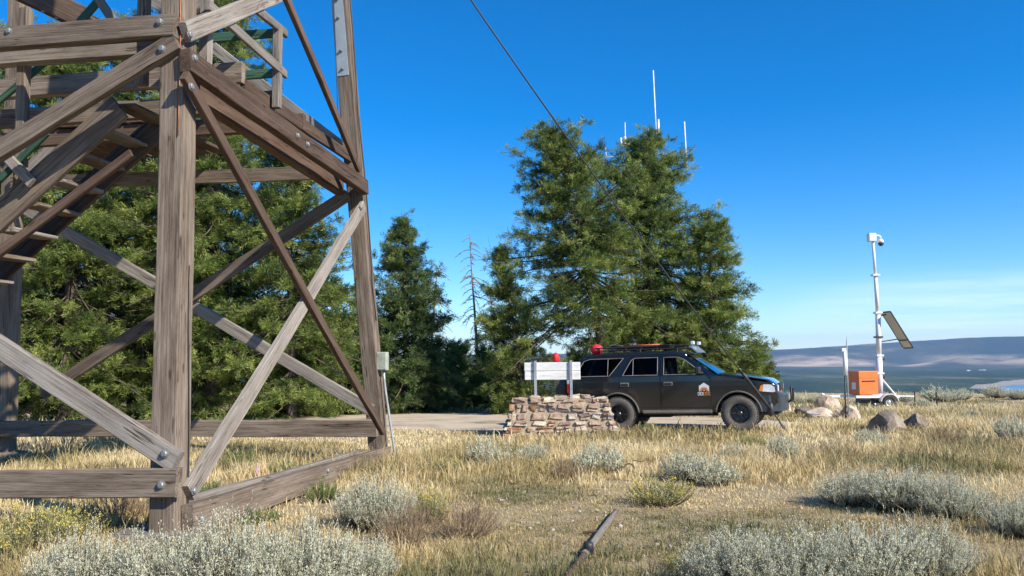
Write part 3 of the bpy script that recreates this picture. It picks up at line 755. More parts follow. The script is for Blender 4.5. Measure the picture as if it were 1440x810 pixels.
for px in (753,803):
    x=P(px,520,sd).x-pc.x
    q=MB(); q.prism([(x-.028,-.065),(x-.028,-.022),(x-.02,-.022),(x-.02,-.057),(x+.02,-.057),(x+.02,-.022),(x+.028,-.022),(x+.028,-.065)],'z',-.1,zt+.03); q.build('post',M['conduit'],sg)

# ------------------------------------------------------------------ boulders
mb_t=stone_mat('boulder_tan',[(.32,.22,.15),(.6,.47,.35),(.74,.65,.53)],2.5)
mb_g=stone_mat('boulder_grey',[(.1,.08,.06),(.25,.2,.155),(.38,.33,.26)],2.5)
for i,(px,py,w,h,mm,lb) in enumerate(((1169,578,19,13,mb_t,'pale tan angular boulder, topmost of the heap left of the thin white post'),
        (1158,590,27,10,mb_t,'flat tan boulder at the left of the heap beside the thin white post'),
        (1198,592,17,13,mb_t,'rounded cream boulder just right of the foot of the thin white post'),
        (1181,590,10,8,mb_t,'small brown-tan boulder at the foot of the thin white post'),
        (1131,585,14,9,mb_g,'small grey boulder between the guy wire and the tan boulder heap'),
        (1107,581,11,8,mb_t,'small pinkish boulder just right of the front bumper of the black car'),
        (1252,610,28,20,mb_g,'largest dark grey boulder, below the trailer wheel'),
        (1292,606,18,15,mb_g,'dark grey boulder immediately right of the largest dark boulder'))):
    p=ghit(px,py); s=p.y/F
    o=link('boulder',rock_mesh('boulder',50+i*3,(w*s*1.05,w*s*.8,h*s*1.25),.35,4,.66 if mm is mb_g else .5),mm); o.location=(p.x,p.y+w*s*.4,p.z+h*s*.45); o.rotation_euler=(0,0,i*1.3 if i!=6 else .3); tag(o,lb,'boulder','boulders in the grass')

# ------------------------------------------------------------------ thin white post
mw=plain('white_enamel',(.78,.78,.78),.4,0,.05); md=plain('dark_steel',(.05,.05,.05),.5,.5)
pp=ghit(1190,592); d=pp.y; q0=lambda px,py: P(px,py,d)-pp
mp=empty('marker_post',pp); tag(mp,'thin dark post topped by a white tube and box, among the tan boulders','post')
MB().tube([(-.02,0,-.2),q0(1188,520)],.018,6).build('post',md,mp,True)
MB().tube([q0(1188.5,528),q0(1187.5,492)],.042,10).build('tube',mw,mp,True)
qq=q0(1186,492); MB().box(qq,(.11,.09,.09),None,.01).build('box',mw,mp)
MB().tube([(.06,0,-.2),q0(1190.5,480)],.014,6).tube([q0(1190.5,480),q0(1190.8,472)],.007,5).build('whip',M['conduit'],mp,True)

# ------------------------------------------------------------------ surveillance trailer
tp_=G(1238,42); S=42/F
def tq(px,py,dy=0): 
    a=P(px,py,42+dy)-tp_; return a
tr=empty('camera_trailer',tp_); tag(tr,'white camera trailer with tall mast, orange box and solar panel at right','trailer')
mor=plain('orange_paint',(.72,.17,.03),.45,0,.08); mty=plain('tyre_rubber',(.035,.034,.033),.85,0,.3,20); mrim=plain('silver_rim',(.55,.55,.56),.35,.6)
fz=.62
fr=MB(); xA=tq(1156,551).x; xB=tq(1257,551).x
for y in (-.55,.55): fr.box(((tq(1197,551).x+xB)/2,y,fz),(xB-tq(1197,551).x,.1,.13))
fr.box(((xA+tq(1205,551).x)/2,0,fz+.02),(tq(1205,551).x-xA,.1,.12)).box(((xB+tq(1197,551).x)/2,0,fz),(.1,1.0,.11)).box((xB-.05,0,fz),(.08,1.0,.11)).box((tq(1199,551).x,0,fz),(.08,1.0,.11))
fr.tube([(xB,-.3,fz),(tq(1281,551).x,-.3,fz-.02)],.035,6).tube([(xA+.1,0,fz+.1),(xA-.02,0,fz+.14)],.05,8)
fr.tube([tq(1240,533)-Vector((0,0,0)),Vector((tq(1259,551).x,0,fz+.05))],.045,8)
fr.build('frame',mw,tr)
for (px,y) in ((1163,.0),(1282,-.3),(1262,.4),(1230,.55)):
    MB().tube([(tq(px,0).x,y,-.05),(tq(px,0).x,y,fz+.2)],.035,8).box((tq(px,0).x,y,.0),(.18,.18,.02)).build('jack',md,tr)
for y in (-.72,.72):
    w_=MB(); w_.lathe([(.2,-.1),(.3,-.105),(.335,-.08),(.34,0),(.335,.08),(.3,.105),(.2,.1)],32,'y',(0,y,.33),True); wo=w_.build('wheel',mty,tr,True)
    w_=MB(); w_.lathe([(.001,-.02),(.06,-.06),(.09,-.02),(.17,-.01),(.205,-.09),(.21,.09),(.001,.09)],24,'y',(0,y,.33)); w_.build('rim',mrim,wo,True)
    f_=MB(); pts=[(.46*math.cos(a),.33+.44*math.sin(a)) for a in np.linspace(R_(8),R_(172),12)]
    po=pts+[(p[0]*.93,.33+(p[1]-.33)*.93) for p in pts[::-1]]; f_.prism(po,'y',y-.14,y+.14); f_.build('fender',mw,tr)
MB().box((0,0,.33),(.08,1.3,.08)).box((-.7,0,.42),(1.1,.6,.28)).build('axle',md,tr)
bx0=tq(1197,551).x; bx1=tq(1232,551).x; bz0=fz+.1; bz1=tq(1215,522).z
rb=Matrix.Rotation(R_(14),3,'Z')
bw=(bx1-bx0)*.86; bc=Vector(((bx0+bx1)/2-.05,-.1,(bz0+bz1)/2))
bo=MB(); bo.box(bc,(bw,.85,bz1-bz0),rb,.02); bo=bo.build('equipment_box',mor,tr)
MB().box(bc+Vector((0,0,(bz1-bz0)*.36)),(bw+.03,.88,(bz1-bz0)*.3),rb,.015).build('lid',mor,bo)
MB().box(bc+rb@Vector((.0,-.45,.1)),(.75,.03,.05),rb,.005).build('handle',md,bo)
MB().box(bc+rb@Vector((-bw/2-.003,-.0,-.15)),(.006,.3,.35),rb).build('notice',mw,bo)
# mast
mt_=[(1237.5,552),(1236.5,470),(1235,448)]
ma=MB(); ma.tube([tq(1237,553),tq(1236,500)],.16,12).tube([tq(1236,502),tq(1234.5,438)],.13,12).tube([tq(1234.3,440),tq(1231,385)],.095,10).tube([tq(1231,387),tq(1227.5,338)],.07,10)
ma.build('mast',mw,tr,True)
for (px,py) in ((1236.2,500),(1234.5,440),(1231,387),(1236.8,525),(1235,474)):
    MB().box(tq(px,py),(.36,.34,.09),None,.01).build('bracket',mw if py!=474 else md,tr)
MB().box(tq(1225.5,334),(.38,.35,.42),None,.03).build('camera_housing',mw,tr)
ar=MB(); ar.tube([tq(1231,332),tq(1235,331),tq(1238,333),tq(1238.5,337)],.05,8).build('camera_arm',mw,tr,True)
cm=MB(); c_=tq(1238.5,340); cm.lathe([(.001,.14),(.1,.12),(.15,.04),(.155,-.05)],16,'z',tuple(c_)); cm=cm.build('dome_camera',mw,tr,True)
MB().lathe([(.145,-.05),(.135,-.13),(.09,-.2),(.001,-.23)],16,'z',tuple(c_)).build('dome',md,cm,True)
# solar panel, seen from behind
a=tq(1252,438,-.5); b_=tq(1284,489,-.5); c_=(a+b_)/2; c_.y=0; X=(b_-a); Lp=X.length; X.normalize(); Yv=Vector((0,1,0)); Zp=X.cross(Yv)
rm=Matrix((X,Yv,Zp)).transposed()
sp=MB(); sp.box(c_,(Lp-.06,.94,.02),rm); sp=sp.build('solar_panel',plain('panel_back',(.6,.52,.38),.6,0,.05),tr)
fm_=MB()
for (o1,s1) in (((0,.5,0),(Lp,.06,.05)),((0,-.5,0),(Lp,.06,.05)),((Lp/2,0,0),(.06,.94,.05)),((-Lp/2,0,0),(.06,.94,.05))): fm_.box(c_+rm@Vector(o1),s1,rm)
fm_.build('panel_frame',md,sp)
MB().box(c_+rm@Vector((0,0,.016 if Zp.z>0 else -.016)),(Lp-.08,.92,.006),rm).build('solar_cells',plain('solar_cells',(.01,.015,.05),.15),sp)
MB().tube([tq(1236,481),tq(1262,477)],.03,6).tube([tq(1235,445),tq(1246,442)],.035,6).tube([c_+rm@Vector((Lp*.28,-.45,-.04)),c_+rm@Vector((Lp*.28,.45,-.04))],.03,6).build('panel_strut',md,tr)
for py in (505,530): MB().box(tq(1240.5,py),(.2,.2,.12),None,.02).build('winch',md,tr)

# ------------------------------------------------------------------ radio mast with antennas behind the firs
ad=47; ap=G(915,ad); am=empty('radio_mast',ap); tag(am,'radio mast hidden behind the tallest firs, only its pale whip antennas showing above them','radio mast')
mst_=plain('galvanised_steel',(.5,.5,.5),.5,.5); man=plain('antenna_white',(.8,.8,.8),.4)
aq=lambda px,py:P(px,py,ad)-ap
lat=MB(); topz=aq(915,232).z
cs=[Vector((math.cos(a)*.45,math.sin(a)*.45,0)) for a in (0,2.09,4.19)]
for c in cs: lat.tube([c,c+Z*topz],.03,5)
nz=int(topz/.9)
for k in range(nz):
    for j in range(3): lat.tube([cs[j]+Z*(k*.9),cs[(j+1)%3]+Z*((k+1)*.9)],.015,4)
lat.build('lattice',mst_,am)
arm=MB(); 
arm.tube([aq(852,220),aq(915,224)],.03,5).tube([aq(966,211),aq(915,218)],.03,5).tube([aq(953,221),aq(966,213)],.025,5).build('crossarm',mst_,am)
for (x0,y0,x1,y1,r_) in ((924,215,918.6,99,.045),(926.5,205,926,168,.07),(879.5,215,879,172,.03),(873.5,205,873,194,.09),(879.5,205,879,192,.09),(884,208,883.5,199,.09),(966,240,962.5,171,.045),(852.5,230,852,208,.025)):
    MB().tube([aq(x0,y0),aq(x1,y1)],[r_,r_*.75],7).build('antenna',man,am,True)


# ------------------------------------------------------------------ black off-road wagon
def carpaint():
    m,nt,b=mat('dusty_black_paint')
    tc=N(nt,'ShaderNodeTexCoord'); sp=N(nt,'ShaderNodeSeparateXYZ'); nt.links.new(tc.outputs['Object'],sp.inputs[0])
    n=noise(nt,3,6,.7,tc.outputs['Object'],(1,1,2)); n2=noise(nt,45,3,.7)
    mr=N(nt,'ShaderNodeMapRange'); nt.links.new(sp.outputs['Z'],mr.inputs[0]); mr.inputs[1].default_value=.35; mr.inputs[2].default_value=1.0; mr.inputs[3].default_value=.24; mr.inputs[4].default_value=.015
    mu=N(nt,'ShaderNodeMath',operation='MULTIPLY'); nt.links.new(n.outputs['Fac'],mu.inputs[0]); nt.links.new(mr.outputs[0],mu.inputs[1])
    mx=N(nt,'ShaderNodeMix',data_type='RGBA'); nt.links.new(mu.outputs[0],mx.inputs[0]); mx.inputs[6].default_value=(.008,.01,.012,1); mx.inputs[7].default_value=(.19,.15,.115,1)
    sk=ramp(nt,[(.7,(0,0,0)),(.74,(.12,.12,.12))]); nt.links.new(n2.outputs['Fac'],sk.inputs[0])
    m2=N(nt,'ShaderNodeMix',data_type='RGBA'); nt.links.new(sk.outputs[0],m2.inputs[0]); nt.links.new(mx.outputs[2],m2.inputs[6]); m2.inputs[7].default_value=(.35,.31,.26,1)
    nt.links.new(m2.outputs[2],b.inputs['Base Color'])
    rr=N(nt,'ShaderNodeMapRange'); nt.links.new(mu.outputs[0],rr.inputs[0]); rr.inputs[2].default_value=.3; rr.inputs[3].default_value=.1; rr.inputs[4].default_value=.6
    nt.links.new(rr.outputs[0],b.inputs['Roughness']); b.inputs['Coat Weight'].default_value=.8; b.inputs['Coat Roughness'].default_value=.15
    return m
paint=carpaint()
def glass(name,c,g=.18):
    m=bpy.data.materials.new(name); m.use_nodes=True; nt=m.node_tree; nt.nodes.remove(nt.nodes['Principled BSDF'])
    t=N(nt,'ShaderNodeBsdfTransparent'); t.inputs[0].default_value=(*c,1); gl=N(nt,'ShaderNodeBsdfGlossy'); gl.inputs['Roughness'].default_value=.06
    fz_=N(nt,'ShaderNodeFresnel'); fz_.inputs[0].default_value=1.5 if g else 1.22; ad_=N(nt,'ShaderNodeMath',operation='ADD'); nt.links.new(fz_.outputs[0],ad_.inputs[0]); ad_.inputs[1].default_value=g*.2
    mx=N(nt,'ShaderNodeMixShader'); nt.links.new(ad_.outputs[0],mx.inputs[0]); nt.links.new(t.outputs[0],mx.inputs[1]); nt.links.new(gl.outputs[0],mx.inputs[2]); nt.links.new(mx.outputs[0],nt.nodes['Material Output'].inputs[0])
    return m
gl_t=glass('tinted_glass',(.05,.05,.05),0); gl_c=glass('clear_glass',(.8,.83,.8),0)
m_trim=plain('dusty_trim',(.24,.22,.19),.7); m_black=plain('black_plastic',(.025,.025,.025),.6); m_int=plain('interior_cloth',(.05,.045,.04),.9)
m_dust=plain('dusty_plastic',(.13,.11,.09),.85); m_red=plain('red_fabric',(.75,.02,.03),.6,0,.1); m_lamp=plain('headlight_glass',(.7,.72,.75),.1,.2); m_amber=plain('amber_lens',(.8,.22,.03),.25)
m_tail=plain('red_lens',(.6,.02,.02),.2); m_bump=plain('bumper_paint',(.05,.06,.07),.3,.2,.25,5)
m_tyre=plain('dusty_tyre',(.14,.125,.105),.9,0,.35,25,.3,.4); m_rimd=plain('dark_rim',(.07,.07,.075),.35,.6)
cw=G(868,19.3); 
def onground(px,d): return G(px,d)
rw=G(870,18.85); fwp=G(1031,18.4); dirc=(fwp-rw); yaw=math.atan2(dirc.y,dirc.x)
Wb=2.675
car=empty('parked_car',(0,0,0)); tag(car,'dusty black off-road wagon with roof rack, parked on the gravel behind the stone plinth','car')
TRK=.74
def W(x,z):
    w=.845+.012*math.sin((z-.5)*3)
    if z>1.22: w=.85-.30*(z-1.22)
    if x>2.9: w-=.22*(x-2.9)**1.6
    if x<-.75: w-=.25*(-.75-x)**1.5
    return w
def arc(cx,cz,r,a0,a1,n=12): return [(cx+r*math.cos(R_(a)),cz+r*math.sin(R_(a))) for a in np.linspace(a0,a1,n)]
WR=.385; AR=.475
# side outline (inset from the top strip), counter-clockwise starting at the rear bottom
front_arch=arc(Wb-.02,.38,AR,172,8); rear_arch=arc(-.0,.38,AR,172,8)
outline=[(-1.04,.46)]+rear_arch[0:1]
outline=[(-1.02,.5)]+[(-.6,.46)]+rear_arch+[(.55,.42),(2.12,.42)]+front_arch+[(3.2,.5),(3.42,.55),(3.45,.8),(3.43,.93),(3.3,1.04),(2.95,1.10),(2.6,1.155),(2.24,1.205),
   (2.02,1.36),(1.75,1.56),(1.58,1.66),(1.4,1.705),(.6,1.72),(-.3,1.71),(-.68,1.68),(-.84,1.62),(-.93,1.45),(-1.0,1.22),(-1.03,1.0),(-1.04,.75)]
fdoor=[(1.0,.52),(2.06,.52),(2.1,.7),(2.1,1.17),(1.99,1.27),(1.72,1.49),(1.56,1.61),(1.42,1.665),(1.0,1.67)]
rdoor=[(.985,.52),(.985,1.67),(.38,1.67),(.28,1.62),(.17,1.45),(.06,1.24),(.04,1.12),(.08,1.0),(.22,.9),(.38,.78),(.5,.6),(.53,.52)]
fwin=[(1.07,1.25),(1.93,1.25),(1.7,1.45),(1.52,1.585),(1.4,1.635),(1.07,1.64)]
rwin=[(.13,1.25),(.93,1.25),(.93,1.64),(.41,1.64),(.33,1.6),(.24,1.45)]
qwin=[(-.88,1.25),(-.18,1.25),(.14,1.645),(-.62,1.645),(-.74,1.6),(-.82,1.45)]
def inset(poly,d):
    c=np.mean(poly,0); n=len(poly); out=[]
    area=sum(poly[i][0]*poly[(i+1)%n][1]-poly[(i+1)%n][0]*poly[i][1] for i in range(n))
    s=1 if area>0 else -1
    for i in range(n):
        a=np.array(poly[i-1]);b=np.array(poly[i]);c=np.array(poly[(i+1)%n])
        d1=unit(b-a);d2=unit(c-b); n1=np.array((-d1[1],d1[0]))*s; n2=np.array((-d2[1],d2[0]))*s
        nn=unit(n1+n2); k=d/max(.5,nn@n1); out.append(tuple(b+nn*k))
    return out
def panel(name,outer,holes,m,parent,side,off=0,th=.012,smooth=True):
    bm=bmesh.new()
    for lp in [outer]+holes:
        vs=[bm.verts.new((p[0],0,p[1])) for p in lp]
        for i in range(len(vs)): bm.edges.new((vs[i],vs[(i+1)%len(vs)]))
    bmesh.ops.triangle_fill(bm,use_beauty=True,edges=bm.edges[:])
    for z in np.arange(.5,1.7,.12):
        bmesh.ops.bisect_plane(bm,geom=bm.verts[:]+bm.edges[:]+bm.faces[:],plane_co=(0,0,z),plane_no=(0,0,1))
    bmesh.ops.bisect_plane(bm,geom=bm.verts[:]+bm.edges[:]+bm.faces[:],plane_co=(0,0,1.22),plane_no=(0,0,1))
    for x in (-.75,-.9,2.9,3.05,3.2,3.35):
        bmesh.ops.bisect_plane(bm,geom=bm.verts[:]+bm.edges[:]+bm.faces[:],plane_co=(x,0,0),plane_no=(1,0,0))
    for q in bm.verts: q.co.y=side*(W(q.co.x,q.co.z)+off)
    for f in bm.faces:
        f.normal_update()
        if f.normal.y*side<0: f.normal_flip()
    me=bpy.data.meshes.new(name); bm.to_mesh(me); bm.free()
    o=link(name,me,m,parent,False)
    if th:
        md_=o.modifiers.new('s','SOLIDIFY'); md_.thickness=th; md_.offset=-1
    return o
# body: both sides + strip across
strip=[(-1.05,.5),(-1.08,.75),(-1.08,1.0),(-1.05,1.22)],[(-.87,1.64),(-.74,1.73),(-.3,1.765),(.5,1.775),(1.25,1.765),(1.5,1.73),(1.6,1.70)],[(2.27,1.245),(2.6,1.21),(2.95,1.16),(3.3,1.09),(3.45,.98),(3.48,.82),(3.47,.6)]
def strip_mesh(pts,bm,crown=.02):
    rows=[]
    for (x,z) in pts:
        w=W(x,min(z,1.7)); row=[]
        hz_=(z>1.2)
        cols=[(1.0,-.055),(.992,-.03),(.97,-.012),(.93,0),(.6,.6*crown),(0,crown)]
        dirv=Vector((0,0,1)) if 0 else None
        # inset direction: towards the body centre
        c=Vector((1.0,0,.95)); dn=(Vector((x,0,z))-c).normalized()
        if hz_: dn=Vector((0,0,1)) if -.8<x<3.2 else dn
        for s in (-1,1):
            ro=[]
            for (k,dz) in cols:
                p=Vector((x,s*w*k,z))+dn*dz; ro.append(bm.verts.new(p))
            row.append(ro)
        full=row[0]+row[1][::-1][1:] 
        rows.append(full)
        # weld centre duplicate
    for i in range(len(rows)-1):
        A,B=rows[i],rows[i+1]
        for k in range(len(A)-1):
            try: bm.faces.new((A[k],A[k+1],B[k+1],B[k]))
            except Exception: pass
bm=bmesh.new()
for s_ in strip: strip_mesh(s_,bm)
bmesh.ops.remove_doubles(bm,verts=bm.verts[:],dist=.0005); bmesh.ops.recalc_face_normals(bm,faces=bm.faces[:])
me=bpy.data.meshes.new('body'); bm.to_mesh(me); bm.free(); body=link('body',me,paint,car,True); 
try: me.set_sharp_from_angle(angle=R_(50))
except Exception: pass
sm=body.modifiers.new('s','SOLIDIFY'); sm.thickness=.012; sm.offset=0
for side in (-1,1):
    panel('side_panel',outline,[fdoor,rdoor,qwin],paint,car,side)
    d1=panel('door',inset(fdoor,.006),[fwin],paint,car,side); d2=panel('door',inset(rdoor,.006),[rwin],paint,car,side)
    panel('seam_backing',inset(outline,.03),[inset(fwin,-.02),inset(rwin,-.02),inset(qwin,-.01)],m_black,car,side,-.03,0)
    for (w_,d_,g_) in ((fwin,d1,gl_c),(rwin,d2,gl_t),(qwin,body,gl_t)):
        panel('window',inset(w_,-.012),[],g_,d_,side,-.008,0)
        loop=w_+[w_[0]]; pts=[]
        for a,b_ in zip(loop[:-1],loop[1:]):
            for t in (0,.33,.66): x=a[0]+(b_[0]-a[0])*t; z=a[1]+(b_[1]-a[1])*t; pts.append((x,side*(W(x,z)+.003),z))
        pts.append(pts[0]); MB().tube(pts,.009,5,False).build('window_trim',m_trim,d_,True)
    for (x,z0,z1,d_) in ((.37,1.25,1.62,d2),(-.22,1.25,1.645,body)):
        MB().tube([(x,side*(W(x,z0)+.002),z0),(x,side*(W(x,z1)+.002),z1)],.007,5).build('window_divider',m_trim,d_)
    for (x,d_) in ((.09,d2),(1.08,d1)):
        MB().box((x+.085,side*(W(x,1.05)+.012),1.05),(.17,.03,.05),None,.01).build('handle',m_black,d_)
        MB().box((x+.085,side*(W(x,1.05)+.006),1.05),(.2,.012,.085),None,.005).build('handle_cup',m_trim if side<0 else m_black,d_)
    # mirror
    mi=MB(); mi.box((1.86,side*1.0,1.33),(.12,.2,.17),None,.035).tube([(1.92,side*.84,1.27),(1.88,side*.95,1.29)],.03,8); mi=mi.build('mirror',m_black,car)
    # rocker / slider bar
    MB().box((1.33,side*.83,.44),(1.55,.08,.07),None,.02).tube([(.6,side*.9,.42),(2.1,side*.9,.42)],.032,10).tube([(.9,side*.75,.45),(.9,side*.9,.42)],.022,6).tube([(1.8,side*.75,.45),(1.8,side*.9,.42)],.022,6).build('rocker_bar',m_dust,car)
    for cx in (-.0,Wb-.02):
        MB().tube([(p[0],side*(W(p[0],p[1])+.012),p[1]) for p in arc(cx,.38,AR+.005,176,4,18)],.022,6).build('wheel_flare',m_dust,car,True)
        ww=MB(); pts=arc(cx,.38,AR+.01,180,0,14)
        q=MB(); bmw=q.bm; A=[bmw.verts.new((p[0],side*.82,p[1])) for p in pts]; B=[bmw.verts.new((p[0],side*.42,p[1])) for p in pts]
        for k in range(len(pts)-1): bmw.faces.new((A[k],A[k+1],B[k+1],B[k]))
        bmw.faces.new(B); q.build('wheel_well',m_black,car)
    # tail lamp
    MB().box((-1.03,side*.765,.98),(.1,.1,.2),None,.012).build('tail_light',m_tail,car)
    MB().box((-1.03,side*.765,1.13),(.1,.1,.1),None,.012).build('reversing_light',m_lamp,car)
    # head lamp wraps the corner
    hl=panel('headlight',[(3.17,.85),(3.38,.83),(3.43,.84),(3.42,.94),(3.35,.99),(3.2,1.0)],[],m_lamp,car,side,.006,.02)
    MB().box((3.46,side*.6,.91),(.05,.26,.15),Matrix.Rotation(side*R_(-10),3,'Z'),.02).build('lens',m_lamp,hl)
    panel('indicator',[(3.1,.86),(3.165,.85),(3.195,1.0),(3.14,.97)],[],m_amber,hl,side,.007,.02)
# glass fore and aft
def quad(name,pts,m):
    bm=bmesh.new(); bm.faces.new([bm.verts.new(p) for p in pts]); me=bpy.data.meshes.new(name); bm.to_mesh(me); bm.free(); return link(name,me,m,car)
ws=[(1.6,1.69),(1.82,1.555),(2.05,1.395),(2.27,1.235)]
bm=bmesh.new(); rows=[]
for (x,z) in ws:
    w=W(x,z)-.02; rows.append([bm.verts.new((x-.08*(k**2-1)*-1*0+ (.06*(1-k**2)),k*w,z+.01*(1-k*k))) for k in np.linspace(-1,1,9)])
for i in range(3):
    for k in range(8): bm.faces.new((rows[i][k],rows[i][k+1],rows[i+1][k+1],rows[i+1][k]))
me=bpy.data.meshes.new('windscreen'); bm.to_mesh(me); bm.free(); link('windscreen',me,glass('screen_glass',(.45,.5,.5),1.2),car,True)
quad('rear_window',[(-1.05,-.76,1.22),(-1.05,.76,1.22),(-.87,.68,1.64),(-.87,-.68,1.64)],gl_t)
MB().box((3.49,0,.93),(.06,.86,.17),None,.02).build('grille',m_black,car)
# bumpers
pf=[(3.02,-.82),(3.3,-.8),(3.52,-.66),(3.62,-.4),(3.64,0),(3.62,.4),(3.52,.66),(3.3,.8),(3.02,.82),(3.02,.7),(3.4,.5),(3.4,-.5),(3.02,-.7)]
MB().prism([(a-.0,b_*1.02) for a,b_ in pf],'z',.42,.76).build('front_bumper',m_bump,car)
MB().tube([(3.64,-.3,.6),(3.72,-.3,.62),(3.72,-.3,.9),(3.72,.3,.9),(3.72,.3,.62),(3.64,.3,.6)],.025,8).build('bull_bar',m_black,car,True)
MB().box((3.2,0,.36),(.5,1.2,.05)).build('skid_plate',m_dust,car)
MB().box((-1.1,0,.55),(.16,1.66,.2),None,.03).build('rear_bumper',m_black,car)
MB().box((1.2,0,.48),(4.2,1.24,.1)).box((1.3,0,.36),(1.6,.12,.14)).box((.55,.3,.33),(.9,.35,.16)).tube([(0,-.7,.37),(0,.7,.37)],.05,8).tube([(Wb,-.6,.37),(Wb,.6,.37)],.045,8).build('underbody',m_black,car)
MB().lathe([(.001,-.1),(.12,-.08),(.14,0),(.12,.08),(.001,.1)],16,'x',(0,.1,.37)).build('differential',m_dust,car,True)
# cabin
MB().box((.8,0,.62),(3.2,1.5,.1)).box((2.1,0,1.0),(.35,1.4,.36),None,.06).box((-.45,0,.95),(1.0,1.3,.5)).build('cabin_floor',m_int,car)
for y in (-.37,.37):
    MB().box((1.25,y,.85),(.5,.48,.2),None,.06).box((1.0,y,1.15),(.14,.46,.55),Matrix.Rotation(R_(-12),3,'Y'),.05).box((.95,y,1.48),(.1,.24,.16),None,.04).build('seat',m_int,car)
MB().box((.1,0,1.0),(.14,1.3,.6),Matrix.Rotation(R_(-12),3,'Y'),.05).box((.35,0,.8),(.5,1.3,.2),None,.06).build('rear_seat',m_int,car)
sw=MB(); pts=[(1.72+.05*math.sin(t),.37+.18*math.cos(t),1.15+.18*math.sin(t)) for t in np.linspace(0,2*math.pi,25)]; sw.tube(pts,.015,6,False); sw.build('steering_wheel',m_black,car)
# wheels
def wheel(x,y,z,side,parent,axis='y',name='wheel',R0=WR,wd=.14):
    w_=MB(); w_.lathe([(.21,-wd*.85),(.25,-wd),(R0-.05,-wd*1.02),(R0-.012,-wd*.86),(R0-.002,-wd*.5),(R0,0),(R0-.002,wd*.5),(R0-.012,wd*.86),(R0-.05,wd*1.02),(.25,wd),(.21,wd*.85)],48,axis,(x,y,z),True)
    # tread blocks
    for k in range(44):
        t=2*math.pi*k/44
        for (off,ph_) in ((-.72,0),(-.25,.5),(.25,0),(.72,.5)):
            tt=t+ph_*2*math.pi/44; c=Vector((math.cos(tt)*(R0+.002),off*wd,math.sin(tt)*(R0+.002)))
            rot=Matrix.Rotation(-tt,3,'Y')
            if axis=='x': c=Vector((c.y,c.x,c.z)); rot=Matrix.Rotation(tt,3,'X')@Matrix.Rotation(math.pi/2,3,'Z')
            w_.box(Vector((x,y,z))+c,(.018,wd*.38,.03),rot)
    o=w_.build(name,m_tyre,parent,False,True)
    r_=MB(); s=side
    if axis=='y':
        r_.lathe([(.215,-s*.1),(.215,s*.1),(.205,s*.115),(.195,s*.1),(.18,s*.04),(.001,s*.03)],32,'y',(x,y,z))
        for k in range(6):
            t=2*math.pi*k/6; c=Vector((x+math.cos(t)*.12,y+s*.06,z+math.sin(t)*.12)); r_.box(c,(.15,.05,.05),Matrix.Rotation(-t,3,'Y'),.008)
        r_.lathe([(.06,s*.03),(.06,s*.1),(.045,s*.115),(.001,s*.118)],16,'y',(x,y,z))
    else:
        r_.lathe([(.215,-.1),(.215,.1),(.18,.04),(.001,.03)],32,'x',(x,y,z))
    r_.build('rim',m_rimd,o,False,True); return o
for x in (0,Wb):
    for s in (-1,1): wheel(x,s*TRK,WR,s,car)
wheel(-1.3,.0-.28,1.02,-1,car,'x','spare_wheel')
MB().box((-1.16,-.28,1.02),(.2,.12,.12)).tube([(-1.12,-.75,.62),(-1.14,.2,.62)],.03,6).tube([(-1.14,-.28,.62),(-1.16,-.28,1.0)],.03,6).build('tyre_carrier',m_black,car)
jk=MB(); jk.box((-1.5,-.33,1.12),(.025,.06,1.1)).box((-1.5,-.33,.68),(.1,.12,.1),None,.01); jk.box((-1.5,-.33,.6),(.12,.16,.04),None,.01); jk=jk.build('lifting_jack',m_red,car)
MB().lathe([(.001,.12),(.06,.1),(.085,.03),(.085,-.08),(.06,-.12)],12,'z',(-1.5,-.33,1.72)).build('jack_cover',m_red,jk,True)
# roof rack and load
rk=MB()
for y in (-.56,.56): rk.tube([(-.55,y,1.9),(1.62,y,1.9)],.018,6).tube([(-.55,y,1.84),(1.62,y,1.84)],.014,6)
for x in np.linspace(-.55,1.62,7): rk.tube([(x,-.56,1.84),(x,.56,1.84)],.014,6); rk.tube([(x,-.56,1.84),(x,-.56,1.9)],.012,5).tube([(x,.56,1.84),(x,.56,1.9)],.012,5)
for x in (-.4,.5,1.35):
    for y in (-.56,.56): rk.tube([(x,y,1.74),(x,y,1.85)],.02,6)
rk.tube([(1.62,-.56,1.9),(1.62,.56,1.9)],.018,6).tube([(-.55,-.56,1.9),(-.55,.56,1.9)],.018,6)
rk=rk.build('roof_rack',m_black,car)
MB().prism([(1.56,1.92),(1.6,1.92),(1.82,1.73),(1.79,1.72)],'y',-.52,.52).build('wind_deflector',plain('deflector',(.22,.28,.33),.15,0,.1),car)
for y in (-.42,.42): MB().box((1.68,y,1.95),(.08,.14,.08),None,.015).build('rack_light',m_lamp,rk)
sh=empty('shovel',(0,0,0)); 
mh=plain('orange_handle',(.5,.1,.05),.5)
SH=[]
SH.append(('handle',MB().tube([(.1,-.5,1.935),(.95,-.5,1.935)],.017,8),mh)); SH.append(('shaft',MB().tube([(-.2,-.5,1.93),(.1,-.5,1.935)],.02,8),m_black))
SH.append(('blade',MB().prism([(.95,-.5-.09),(1.2,-.5-.09),(1.27,-.5),(1.2,-.5+.09),(.95,-.5+.09)],'z',1.922,1.93),m_black))
rb_=empty('roof_bag',(0,0,0))
bag=MB(); bag.lathe([(.001,-.13),(.07,-.12),(.115,-.06),(.12,.02),(.1,.1),(.05,.14),(.001,.145)],14,'x',(-.57,-.45,1.875))
for q in bag.bm.verts: q.co+=Vector((math.sin(q.co.z*60)*.006,math.sin(q.co.x*50)*.008,math.sin(q.co.y*55)*.006))
bz_=MB(); bz_.box((.45,.2,1.9),(1.3,.5,.07),None,.03); bz_.build('rack_board',m_black,rk)
